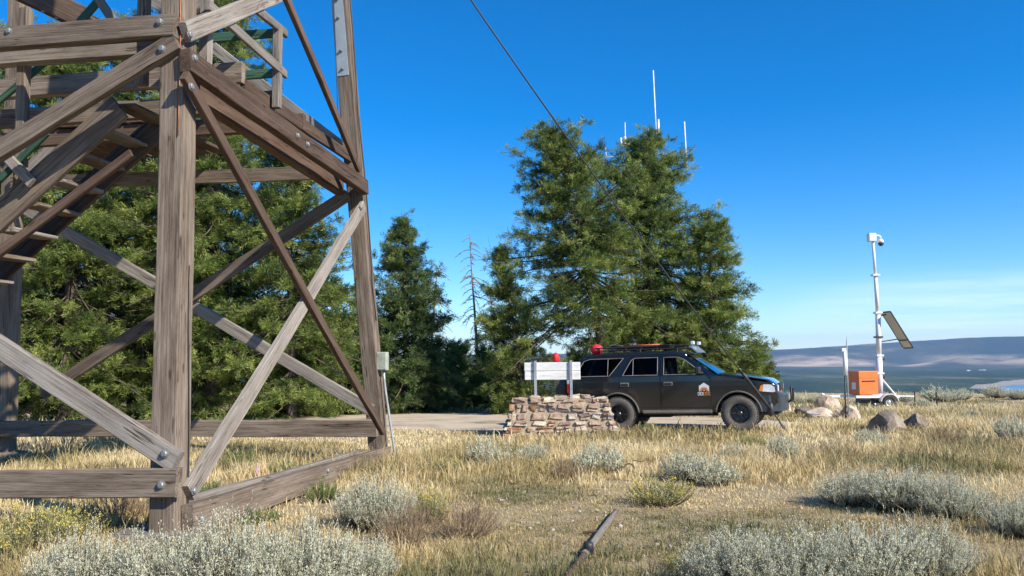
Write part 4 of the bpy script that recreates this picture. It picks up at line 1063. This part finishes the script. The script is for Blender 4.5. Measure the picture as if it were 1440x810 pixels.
# door logo: white house shape with orange arc, lettering strip in white and orange
yl=lambda x,z:-(W(x,z)+.003)
def decal(name,poly,m,off=.002):
    bm=bmesh.new(); f=bm.faces.new([bm.verts.new((x,yl(x,z)-off,z)) for x,z in poly]); me=bpy.data.meshes.new(name); bm.to_mesh(me); bm.free(); return link(name,me,m,lg)
m_dw=plain('decal_white',(.8,.8,.78),.5,0,.03); m_do=plain('decal_orange',(.7,.24,.06),.5,0,.03); m_dd=plain('decal_dark',(.12,.04,.03),.5,0,.03)
fd=[o for o in car.children if o.name.startswith('door')][0]
lg=fd; cx,cz=1.95,.94
lg=decal('logo',[(cx-.11,cz-.07),(cx+.11,cz-.07),(cx+.11,cz+.05),(cx,cz+.12),(cx-.11,cz+.05)],m_dw,.001)
lg.parent=fd
a_=arc(cx,cz-.07,.095,0,180,14); b2=arc(cx,cz-.07,.05,180,0,10)
decal('logo_arc',a_+b2,m_do,.003); decal('logo_arc',arc(cx,cz-.07,.05,0,180,10),m_dd,.003); decal('logo_sun',arc(cx,cz-.05,.014,0,360,9)[:-1],m_dw,.005)
# strip of nine block letters, four white and five orange, too small in the photo to read
x=cx-.14
for k in range(9):
    mm_=m_dw if k<4 else m_do; w_=.027; zt_=cz-.085; zb_=cz-.155
    decal('logo_letter',[(x,zb_),(x+.009,zb_),(x+.009,zt_),(x,zt_)],mm_,.002)
    decal('logo_letter',[(x+.009,zt_-.012),(x+w_,zt_-.012),(x+w_,zt_),(x+.009,zt_)],mm_,.002)
    if k%2: decal('logo_letter',[(x+.018,zb_),(x+w_,zb_),(x+w_,zt_-.012),(x+.018,zt_-.012)],mm_,.002)
    else: decal('logo_letter',[(x+.009,zb_),(x+w_,zb_),(x+w_,zb_+.012),(x+.009,zb_+.012)],mm_,.002)
    x+=.031
YAW=R_(-22); car.rotation_euler=(0,R_(-1.2),YAW)
# near rear wheel (local 0,-TRK,0) sits at rw
off_=Matrix.Rotation(YAW,3,'Z')@Vector((0,-TRK,0)); car.location=rw-off_; car.location.z=min(rw.z,fwp.z)-.01
for (root,parts,lb,ct) in ((sh,SH,'orange-handled shovel strapped on the roof rack of the black car','shovel'),(rb_,[('bag',bag,m_red)],'small round red bag at the rear end of the roof rack of the black car','bag')):
    root.location=car.location; root.rotation_euler=car.rotation_euler; tag(root,lb,ct)
    for (n_,q,m_) in parts: q.build(n_,m_,root,True)

for o in car.children_recursive:
    if o.type!='MESH': continue
    sp_=o.name.startswith(('spare','lifting','jack_c','tyre_c')) or (o.parent and o.parent.name.startswith('spare'))
    if o.name.startswith('wheel') or (o.parent and o.parent.name.startswith('wheel')) : continue
    for q in o.data.vertices:
        if sp_: q.co.x-=.13
        elif q.co.x<-.5: q.co.x=-.5+(q.co.x+.5)*1.24

# ------------------------------------------------------------------ shrubs
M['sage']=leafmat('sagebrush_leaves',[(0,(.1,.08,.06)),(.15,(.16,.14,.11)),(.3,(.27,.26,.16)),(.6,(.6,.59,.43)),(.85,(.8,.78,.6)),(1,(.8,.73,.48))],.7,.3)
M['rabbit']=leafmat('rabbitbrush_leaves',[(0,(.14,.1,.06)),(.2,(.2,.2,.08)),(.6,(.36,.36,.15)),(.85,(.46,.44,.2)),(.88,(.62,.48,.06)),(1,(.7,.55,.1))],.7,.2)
M['dry']=leafmat('dry_twigs',[(0,(.13,.09,.06)),(.5,(.27,.19,.12)),(1,(.42,.32,.21))],.85,0)
M['juniper']=leafmat('low_juniper_leaves',[(0,(.06,.05,.03)),(.3,(.1,.14,.04)),(.7,(.2,.27,.08)),(1,(.34,.4,.15))],.6,.25)
def shrub(seed,kind,Wd=1.,Hh=.55,ns=150,lk=70,leaf=.03):
    rg=np.random.default_rng(seed); paths=[];rads=[];PV=[];DV=[];TV=[];LL=[];WW=[]
    for i in range(ns):
        a=rg.uniform(0,6.283); rr=np.sqrt(rg.random()); lean=rr*.5*Wd
        h=Hh*(1-.45*rr**2)*rg.uniform(.7,1.1)*(.75+.5*vnoise(a*1.2,rr*2,seed))
        s=np.linspace(0,1,6); base=np.array([np.cos(a),np.sin(a)])*rr*.12*Wd
        x=base[0]+np.cos(a)*lean*(s**.75)*.85; y=base[1]+np.sin(a)*lean*(s**.75)*.85
        p=np.stack([x+rg.normal(0,.01,6),y+rg.normal(0,.01,6),h*s**1.25],1)
        paths.append(p);rads.append((.006 if kind!='dry' else .0045)*(1-s*.75)+.001)
        tw=rg.uniform(.35,1,7 if kind!='dry' else 12)
        bt=rg.normal(0,.09)
        for q in tw:
            p0=np.array([np.interp(q,s,p[:,c]) for c in range(3)]); d=unit(np.array([np.cos(a)*.35*rr,np.sin(a)*.35*rr,1.])+rg.normal(0,.35,3))
            l=rg.uniform(.05,.15)*Hh/.5
            if kind=='dry': 
                paths.append(np.array([p0,p0+d*l*.6+rg.normal(0,.01,3),p0+d*l*1.2])); rads.append(np.array([.0025,.002,.001])); continue
            k=max(4,lk//7); uu=rg.random(k)
            pos=p0+d*l*uu[:,None]+rg.normal(0,.006,(k,3)); dd=unit(d+rg.normal(0,.55,(k,3)))
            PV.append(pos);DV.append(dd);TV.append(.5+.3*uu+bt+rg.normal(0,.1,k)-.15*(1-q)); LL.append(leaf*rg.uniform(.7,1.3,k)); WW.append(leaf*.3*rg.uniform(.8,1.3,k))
        if kind=='sage' and rg.random()<.5:   # flower stalk
            p0=p[-1]; l=rg.uniform(.08,.24)*Hh/.5; d=unit(np.array([np.cos(a)*.2*rr,np.sin(a)*.2*rr,1.])+rg.normal(0,.1,3)); k=int(14)
            uu=rg.random(k); PV.append(p0+d*l*uu[:,None]); DV.append(unit(d*1.2+rg.normal(0,.35,(k,3)))); TV.append(np.full(k,.9)+rg.normal(0,.06,k)); LL.append(np.full(k,.024)); WW.append(np.full(k,.006))
            paths.append(np.array([p0,p0+d*l]));rads.append(np.array([.0018,.001]))
        if kind=='rabbit' and rg.random()<.35:
            k=14; PV.append(p[-1]+rg.normal(0,.022,(k,3))); DV.append(unit(rg.normal(0,1,(k,3))+[0,0,1])); TV.append(np.full(k,.95)); LL.append(np.full(k,.022)); WW.append(np.full(k,.014))
    W_v,WQ=tubes_np(paths,rads,4)
    if not PV: 
        return fromarrays('shrub',W_v,WQ,np.clip(np.repeat(rg.uniform(0,1,len(W_v)//4),4),0,1))
    pos=np.vstack(PV);dd=np.vstack(DV);t=np.clip(np.concatenate(TV),.2,.86 if kind=='rabbit' else 1)
    if kind=='rabbit': t=np.where(np.concatenate(TV)>.94,.95,np.minimum(t,.84))
    V,Q=cards(pos,dd,np.concatenate(LL),np.concatenate(WW),rg)
    VV=np.vstack([V,W_v]); QQ=np.vstack([Q,WQ+len(V)]); T=np.concatenate([np.repeat(t,4),np.full(len(W_v),.05)])
    return fromarrays('shrub',VV,QQ,T)
SB=[shrub(1,'sage',1.1,.55,290,140,.021),shrub(2,'sage',1.0,.5,260,140,.021),shrub(3,'sage',1.2,.6,300,140,.021)]
SBf=[shrub(4,'sage',1.1,.5,110,56,.045),shrub(5,'sage',1.0,.45,100,56,.045)]
RB=shrub(6,'rabbit',1.,.5,110,50,.026); RBf=shrub(7,'rabbit',1.,.5,70,42,.04)
DR=shrub(8,'dry',1.,.5,75); JU=[shrub(9,'juniper',1.2,.4,80,84,.03),shrub(10,'juniper',.9,.5,65,84,.03)]
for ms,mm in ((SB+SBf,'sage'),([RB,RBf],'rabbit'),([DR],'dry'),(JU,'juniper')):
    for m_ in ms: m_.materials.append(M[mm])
shr=[]
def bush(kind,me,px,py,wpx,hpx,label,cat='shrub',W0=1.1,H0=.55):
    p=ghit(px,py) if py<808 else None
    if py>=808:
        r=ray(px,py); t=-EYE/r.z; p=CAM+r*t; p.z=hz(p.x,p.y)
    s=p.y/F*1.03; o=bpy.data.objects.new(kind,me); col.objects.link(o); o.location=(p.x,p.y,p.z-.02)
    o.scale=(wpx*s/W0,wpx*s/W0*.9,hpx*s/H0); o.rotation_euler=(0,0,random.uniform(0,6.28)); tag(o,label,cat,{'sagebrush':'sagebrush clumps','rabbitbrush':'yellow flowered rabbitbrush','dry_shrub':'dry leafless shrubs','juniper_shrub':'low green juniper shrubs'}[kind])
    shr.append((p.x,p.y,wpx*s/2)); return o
sg_list=[(122,838,150,78,'silvery sagebrush at the very bottom left, leftmost of the foreground row'),
 (225,848,160,86,'silvery sagebrush in front of the near tower leg, second in the foreground row'),
 (325,852,175,92,'tallest silvery sagebrush of the foreground row, right of the near tower leg foot'),
 (425,848,170,96,'silvery sagebrush in the foreground row below the sloping bottom beam'),
 (505,832,120,66,'silvery sagebrush at the right end of the bottom-left foreground row'),
 (1040,832,140,62,'grey sagebrush at the left end of the bottom-right foreground row'),
 (1120,838,170,80,'wide grey sagebrush in the bottom-right foreground row, left of its tallest clump'),
 (1215,835,180,88,'tallest grey sagebrush of the bottom-right foreground row'),
 (1305,822,120,66,'grey sagebrush at the right end of the bottom-right foreground row'),
 (1205,712,110,44,'left clump of the grey sagebrush bank right of centre, below the dark boulders'),
 (1275,722,130,54,'middle clump of the grey sagebrush bank below the dark boulders'),
 (1338,735,100,46,'right clump of the grey sagebrush bank below the dark boulders'),
 (1436,756,90,50,'sparse sagebrush cut by the right edge of the photo near the bottom'),
 (1424,622,52,38,'dark green-grey sagebrush at the right edge, level with the dark boulders'),
 (528,745,100,55,'pale sagebrush right of the fallen end of the sloping beam'),
 (686,657,62,42,'small sagebrush in front of the left corner of the stone plinth'),
 (748,652,46,26,'low small sagebrush in front of the middle of the stone plinth'),
 (842,667,84,42,'rounded sagebrush in front of the right corner of the stone plinth'),
 (962,676,66,38,'sagebrush below the middle of the black car, left of a pair'),
 (1004,684,84,40,'sagebrush below the front door of the black car, right of a pair'),
 (1102,648,44,34,'small sagebrush just below the foot of the guy wire'),
 (1030,648,44,26,'low pale sagebrush below the front wheel of the black car')]
for i,(px,py,w,h,lb) in enumerate(sg_list):
    bush('sagebrush',(SB[i%3] if py>700 else SBf[i%2]),px,py,w,h,lb,'sagebrush')
for (px,py,w,h,lb) in ((1118,568,26,12,'tiny sagebrush on the skyline beyond the pinkish boulder'),(1148,570,30,14,'skyline sagebrush under the left end of the trailer'),(1218,572,36,15,'skyline sagebrush under the orange box of the trailer'),
    (1268,566,30,12,'skyline sagebrush just right of the trailer wheel'),(1325,565,60,21,'largest skyline sagebrush, right of the trailer'),(1352,562,36,14,'skyline sagebrush right of the largest skyline clump'),
    (1402,560,38,17,'skyline sagebrush in front of the lake shore'),(1434,562,34,14,'skyline sagebrush at the right edge of the photo'),(1296,575,34,13,'low sagebrush between the trailer and the largest skyline clump'),(1368,590,40,13,'low lone sagebrush in the grass right of the dark boulders'),(1225,625,50,22,'low sagebrush in the grass just below the largest dark boulder')):
    bush('sagebrush',SBf[px%2],px,py,w,h,lb,'sagebrush')
for (px,py,w,h,me,lb) in ((930,712,100,38,RB,'yellow-green rabbitbrush at the far end of the lying pole'),(600,742,70,52,RB,'rabbitbrush with yellow flowers right of the pale sagebrush near the beam end'),
    (45,790,120,70,RB,'rabbitbrush with yellow flowers at the bottom left below the horizontal beam'),(110,765,90,50,RB,'rabbitbrush with yellow flowers left of the near tower leg foot'),
    (628,668,46,24,RBf,'small yellow-green rabbitbrush left of the sagebrush by the plinth corner'),(1060,628,40,18,RBf,'small yellow rabbitbrush at the front wheel of the black car'),(1412,668,22,24,RBf,'tiny bright yellow flowered shrub near the right edge'),
    (955,800,50,22,RB,'small yellow-flowered rabbitbrush right of the lying pole'),(910,612,36,16,RBf,'small yellow-green rabbitbrush under the rear door of the black car')):
    bush('rabbitbrush',me,px,py,w,h,lb,'shrub',1.,.5)
for (px,py,w,h,lb) in ((570,775,90,60,'dry brown leafless shrub in the foreground beside the yellow rabbitbrush'),(650,762,100,48,'dry brown twiggy shrub left of the lying pole'),(800,676,50,28,'dry dark shrub left of the rounded sagebrush'),(1175,650,70,26,'dry brown shrub in the grass below the tan boulders'),(1330,630,60,28,'dry brown shrub right of the dark grey boulders'),(170,735,90,46,'dark twiggy shrub behind the near tower leg foot'),(1395,720,60,24,'thin dry shrub above the right edge sagebrush')):
    bush('dry_shrub',DR,px,py,w,h,lb,'shrub',1.,.5)
for i,(px,py,w,h,lb) in enumerate(((300,706,70,28,'low bright green juniper between the near leg and the sloping beam'),(338,664,60,30,'green juniper sprig behind the orange and pink stones'),(455,706,50,34,'bright green juniper sprig sticking out under the sloping beam'),(402,674,56,24,'low green juniper right of the orange and pink stones'),(360,735,70,22,'low green juniper below the sloping beam'))):
    bush('juniper_shrub',JU[i%2],px,py,w,h,lb,'shrub',1.1,.45)

# small things on the ground
for i,(px,py,w,h,m_,lb,cat) in enumerate(((361,672,7,15,stone_mat('pink_stone',[(.35,.2,.22),(.55,.4,.42)],6),'upright pale pink stone between the juniper sprigs under the tower','stone'),(371,673,9,12,stone_mat('orange_stone',[(.4,.13,.04),(.62,.35,.15)],6),'lichen-orange stone beside the upright pink stone','stone'))):
    p=ghit(px,py+4); s=p.y/F; o=link('stone',rock_mesh('stone',80+i,(w*s*.62,w*s*.5,h*s*.9),.3),m_); o.location=(p.x,p.y,p.z+h*s*.6); tag(o,lb,cat)
# lying pole
a=ghit(866,727); 
r=ray(806,808); b_=CAM+r*(-EYE/r.z); b_.z=hz(b_.x,b_.y)
X=(b_-a).normalized(); b2_=b_+X*.35
bpy.context.view_layer.update(); pole=empty('fallen_pole',a); tag(pole,'grey weathered pole lying in the dry grass at bottom centre','pole')
mid=a.lerp(b_,.42)
Y_=Vector((0,0,1))
def mem2(name,A,B,w,t,m):
    member(name,A+Z*.045,B+Z*.045,w,t,Vector((0,0,1)),m,pole,org=a)
for (nm,A_q,B_q,ra,rb_q,mm_) in (('pole_shaft',a,b_.lerp(a,.2),.03,.034,'wood_grey'),('pole_end',b_.lerp(a,.2),b2_,.03,.026,'wood_brown')):
    Lq=(B_q-A_q).length; q=MB(); q.tube([(x,0,0) for x in np.linspace(-Lq/2,Lq/2,14)],list(np.linspace(ra,rb_q,14)),10)
    o=q.build(nm,M[mm_],pole,True); Xq=(B_q-A_q).normalized(); Yq=Z.cross(Xq).normalized(); Zq=Xq.cross(Yq)
    mt=Matrix((Xq,Yq,Zq)).transposed().to_4x4(); mt.translation=(A_q+B_q)/2+Z*.035-a; o.matrix_local=mt
cp=b_.lerp(a,.24); MB().lathe([(.001,.05),(.035,.05),(.045,.03),(.045,-.05)],14,'z',tuple(cp-a+Vector((0.02,0,.07)))).build('cap',M['cable'],pole,True)
MB().tube([mid-a+Vector((0,0,.04)),mid-a+Vector((-.17,-.0,.03))],.014,6).build('peg',M['wood_brown'],pole)
# small iron ring
p=ghit(885,668); rg_=MB(); pts=[(.075*math.cos(t),0.02*math.sin(t),.08+.07*math.sin(t)) for t in np.linspace(0,2*math.pi,21)]; rg_.tube(pts,.011,6,False).tube([(.06,0,.2),(.2,.05,.17),(.3,.08,.22)],.006,5).tube([(0,0,.06),(0,0,-.1)],.012,5)
o=rg_.build('iron_ring',plain('rust',(.1,.06,.04),.8),None,True); o.location=p; tag(o,'small rusty iron ring standing in the grass below the rear of the black car','ring')

# ------------------------------------------------------------------ grass (nobody could count it)
M['grass']=leafmat('dry_grass',[(0,(.19,.19,.09)),(.3,(.31,.28,.13)),(.5,(.46,.36,.175)),(.8,(.6,.46,.22)),(1,(.77,.64,.38))],.65,.3,.25)
def tower_in(x,y): return False
def grass():
    rg=np.random.default_rng(5)
    Xs=[];Ys=[];Ls=[];Ws=[];Ts=[];Lean=[]
    for (d0,d1,nc,per,wd) in ((4.3,9,9500,18,.0034),(9,15,13000,18,.0048),(15,26,17500,16,.0085),(26,62,18000,10,.02)):
        d=np.sqrt(rg.uniform(d0**2,d1**2,nc)); x=d*rg.uniform(-.95,.95,nc); y=d
        k=~in_road(x,y,-.15)
        # thin out bare soil patches
        pt=fbm(x/2.2+3,y/2.2,61); bare=.22*np.exp(-((x-.7)**2/4+(y-7.2)**2/4))+.2*(fbm(x/1.1,y/1.1,99)>.5)
        k&=rg.random(nc)<np.clip(1.15-1.0*bare-1.6*np.maximum(0,.42-pt)*3,.12,1)
        x=x[k];y=y[k];n=len(x); pt=pt[k]
        tall=fbm(x/3.1,y/3.1,41); green=fbm(x/2.0+7,y/2.0+3,51)+rg.normal(0,.07,n)+.22*np.exp(-((x-2)/5)**2)*(y<9)-.08
        cl=rg.uniform(.35,1.5,n)
        for j in range(per):
            r=np.abs(rg.normal(0,.055+.002*d1,n)); a=rg.uniform(0,6.283,n)
            Xs.append(x+r*np.cos(a));Ys.append(y+r*np.sin(a))
            l=(.05+.4*np.clip(tall-.28,0,.6))*rg.uniform(.45,1.35,n)*cl
            l*=np.where(rg.random(n)<.07,1.7,1)
            l*=1-.5*np.exp(-((Xs[-1]-.9)**2/1.6+(Ys[-1]-7.2)**2/2.5))
            l=l*np.where(Ys[-1]<11,.72,1)
            Ls.append(np.clip(l,.03,.5)); Ws.append(np.full(n,wd)*rg.uniform(.7,1.3,n)); Ts.append(np.clip(.62-(green-.47)*2.6+rg.normal(0,.14,n),0,1)); Lean.append(a)
    X=np.concatenate(Xs);Y=np.concatenate(Ys);L_=np.concatenate(Ls);Wd=np.concatenate(Ws);T=np.concatenate(Ts);A=np.concatenate(Lean)
    k=~in_road(X,Y,-.1); X,Y,L_,Wd,T,A=[q[k] for q in (X,Y,L_,Wd,T,A)]
    # litter lying flat
    nl=90000; d=np.sqrt(rg.uniform(4.3**2,13**2,nl)); xl_=d*rg.uniform(-.7,.7,nl)
    n=len(X); Zg=height(X,Y)-.01; ln_=rg.uniform(.15,.75,n); 
    dx=np.cos(A)*ln_;dy=np.sin(A)*ln_
    sa=rg.uniform(0,6.283,n); sx=np.cos(sa)*Wd;sy=np.sin(sa)*Wd
    b0=np.stack([X-sx,Y-sy,Zg],1);b1=np.stack([X+sx,Y+sy,Zg],1)
    mx=X+dx*L_*.35;my=Y+dy*L_*.35;mz=Zg+L_*.62
    m0=np.stack([mx-sx*.8,my-sy*.8,mz],1);m1=np.stack([mx+sx*.8,my+sy*.8,mz],1)
    tx=X+dx*L_*.95;ty=Y+dy*L_*.95;tz_=Zg+L_*(1.05-.35*ln_)
    tp=np.stack([tx,ty,tz_],1)
    V=np.stack([b0,b1,m0,m1,tp],1).reshape(-1,3); i=np.arange(n)[:,None]*5
    Fc=np.concatenate([i+[0,1,3],i+[0,3,2],i+[2,3,4]],0)
    Tv=np.repeat(T,5)
    # litter
    zl=height(xl_,d)+.006; a=rg.uniform(0,6.283,nl); l=rg.uniform(.02,.09,nl); w=rg.uniform(.0015,.004,nl)
    ca,sa=np.cos(a),np.sin(a)
    q0=np.stack([xl_-sa*w,d+ca*w,zl],1);q1=np.stack([xl_+sa*w,d-ca*w,zl],1);q2=np.stack([xl_+ca*l,d+sa*l,zl+rg.uniform(0,.02,nl)],1)
    V2=np.stack([q0,q1,q2],1).reshape(-1,3); F2=np.arange(3*nl).reshape(-1,3)+len(V)
    V=np.vstack([V,V2]);Fc=np.vstack([Fc,F2]);Tv=np.concatenate([Tv,np.repeat(rg.uniform(.55,1,nl),3)])
    o=link('dry_grass',fromarrays('dry_grass',V,Fc,Tv),M['grass']); tag(o,'dry golden and greenish bunchgrass covering the hilltop','grass',kind='stuff')
grass()
# pebbles
def pebbles():
    rg=np.random.default_rng(9); bm=bmesh.new()
    r=bmesh.ops.create_icosphere(bm,subdivisions=1,radius=1); base=np.array([v_.co[:] for v_ in bm.verts]); fc=np.array([[v_.index for v_ in f.verts] for f in bm.faces]); bm.free()
    n=1500; d=np.sqrt(rg.uniform(4.5**2,16**2,n)); x=d*rg.uniform(-.7,.7,n); z=height(x,d)
    s=rg.uniform(.006,.022,n)
    V=[];Q=[]
    for i in range(n):
        V.append(base*s[i]*rg.uniform(.6,1.4,3)*rg.uniform(.8,1.2,(len(base),1))+[x[i],d[i],z[i]+s[i]*.3]); Q.append(fc+i*len(base))
    o=link('pebbles',fromarrays('pebbles',np.vstack(V),np.vstack(Q)),plain('pebble',(.42,.36,.3),.9,0,.3,3)); tag(o,'small pale pebbles scattered on the bare soil','pebbles',kind='stuff')
pebbles()

# ------------------------------------------------------------------ haze
hzm=bpy.data.materials.new('haze'); hzm.use_nodes=True; nt=hzm.node_tree; nt.nodes.clear()
ou=N(nt,'ShaderNodeOutputMaterial'); pv=N(nt,'ShaderNodeVolumePrincipled'); pv.inputs['Color'].default_value=(.42,.66,1,1); pv.inputs['Density'].default_value=2.7e-5; pv.inputs['Anisotropy'].default_value=0
nt.links.new(pv.outputs[0],ou.inputs['Volume'])
q=MB(); q.box((0,0,260),(64000,64000,960)); o=q.build('haze',hzm); tag(o,kind='stuff',label='thin blue air haze over the valley',cat='haze')

# ------------------------------------------------------------------ light, sky, camera
sun_dir=Vector((.64,-.5,.56)).normalized()
el=math.asin(sun_dir.z); azr=math.atan2(sun_dir.x,sun_dir.y)
sl=bpy.data.lights.new('sun','SUN'); sl.energy=4.9; sl.angle=R_(.5); sl.color=(1,.93,.8); so=bpy.data.objects.new('sun',sl); col.objects.link(so)
so.rotation_euler=sun_dir.to_track_quat('Z','Y').to_euler(); so.location=(20,-20,40)
wd=bpy.data.worlds.new('World'); scene.world=wd; wd.use_nodes=True; nt=wd.node_tree; bg=nt.nodes['Background']
sk=N(nt,'ShaderNodeTexSky',sky_type='NISHITA'); sk.sun_disc=False; sk.sun_elevation=el; sk.sun_rotation=azr; sk.altitude=1800; sk.air_density=1.0; sk.dust_density=.15; sk.ozone_density=4.0
hs=N(nt,'ShaderNodeHueSaturation'); hs.inputs['Saturation'].default_value=1.4; hs.inputs['Hue'].default_value=.503; nt.links.new(sk.outputs[0],hs.inputs['Color']); 
tc=N(nt,'ShaderNodeTexCoord'); sx_=N(nt,'ShaderNodeSeparateXYZ'); nt.links.new(tc.outputs['Generated'],sx_.inputs[0])
cn=noise(nt,2.2,5,.6,tc.outputs['Generated'],(1,1,16)); cr2=ramp(nt,[(.4,(0,0,0)),(.6,(1,1,1))]); nt.links.new(cn.outputs['Fac'],cr2.inputs[0])
m1=N(nt,'ShaderNodeMapRange'); nt.links.new(sx_.outputs['Z'],m1.inputs[0]); m1.inputs[1].default_value=.1; m1.inputs[2].default_value=.05
m2_=N(nt,'ShaderNodeMapRange'); nt.links.new(sx_.outputs['X'],m2_.inputs[0]); m2_.inputs[1].default_value=.3; m2_.inputs[2].default_value=.48
k1=N(nt,'ShaderNodeMath',operation='MULTIPLY'); nt.links.new(m1.outputs[0],k1.inputs[0]); nt.links.new(m2_.outputs[0],k1.inputs[1])
k2=N(nt,'ShaderNodeMath',operation='MULTIPLY'); nt.links.new(k1.outputs[0],k2.inputs[0]); nt.links.new(cr2.outputs[0],k2.inputs[1])
k3=N(nt,'ShaderNodeMath',operation='MULTIPLY'); nt.links.new(k2.outputs[0],k3.inputs[0]); k3.inputs[1].default_value=.5
cmx=N(nt,'ShaderNodeMix',data_type='RGBA'); nt.links.new(k3.outputs[0],cmx.inputs[0]); nt.links.new(hs.outputs[0],cmx.inputs[6]); cmx.inputs[7].default_value=(7.5,7.8,8.2,1)
nt.links.new(cmx.outputs[2],bg.inputs[0]); bg.inputs[1].default_value=.135
cd=bpy.data.cameras.new('camera'); cd.sensor_width=36; cd.lens=36*F/1440; cd.clip_start=.05; cd.clip_end=90000
co=bpy.data.objects.new('camera',cd); col.objects.link(co); mt=Matrix((cr,cu,-fwd)).transposed().to_4x4(); mt.translation=CAM; co.matrix_world=mt
scene.camera=co
scene.render.engine='CYCLES'; scene.render.resolution_x=1024; scene.render.resolution_y=576
vs=scene.view_settings; vs.view_transform='Standard'; vs.look='None'; vs.exposure=.6; vs.gamma=1; vs.use_curve_mapping=False
scene.cycles.volume_bounces=0; scene.cycles.max_bounces=6; scene.cycles.transparent_max_bounces=12
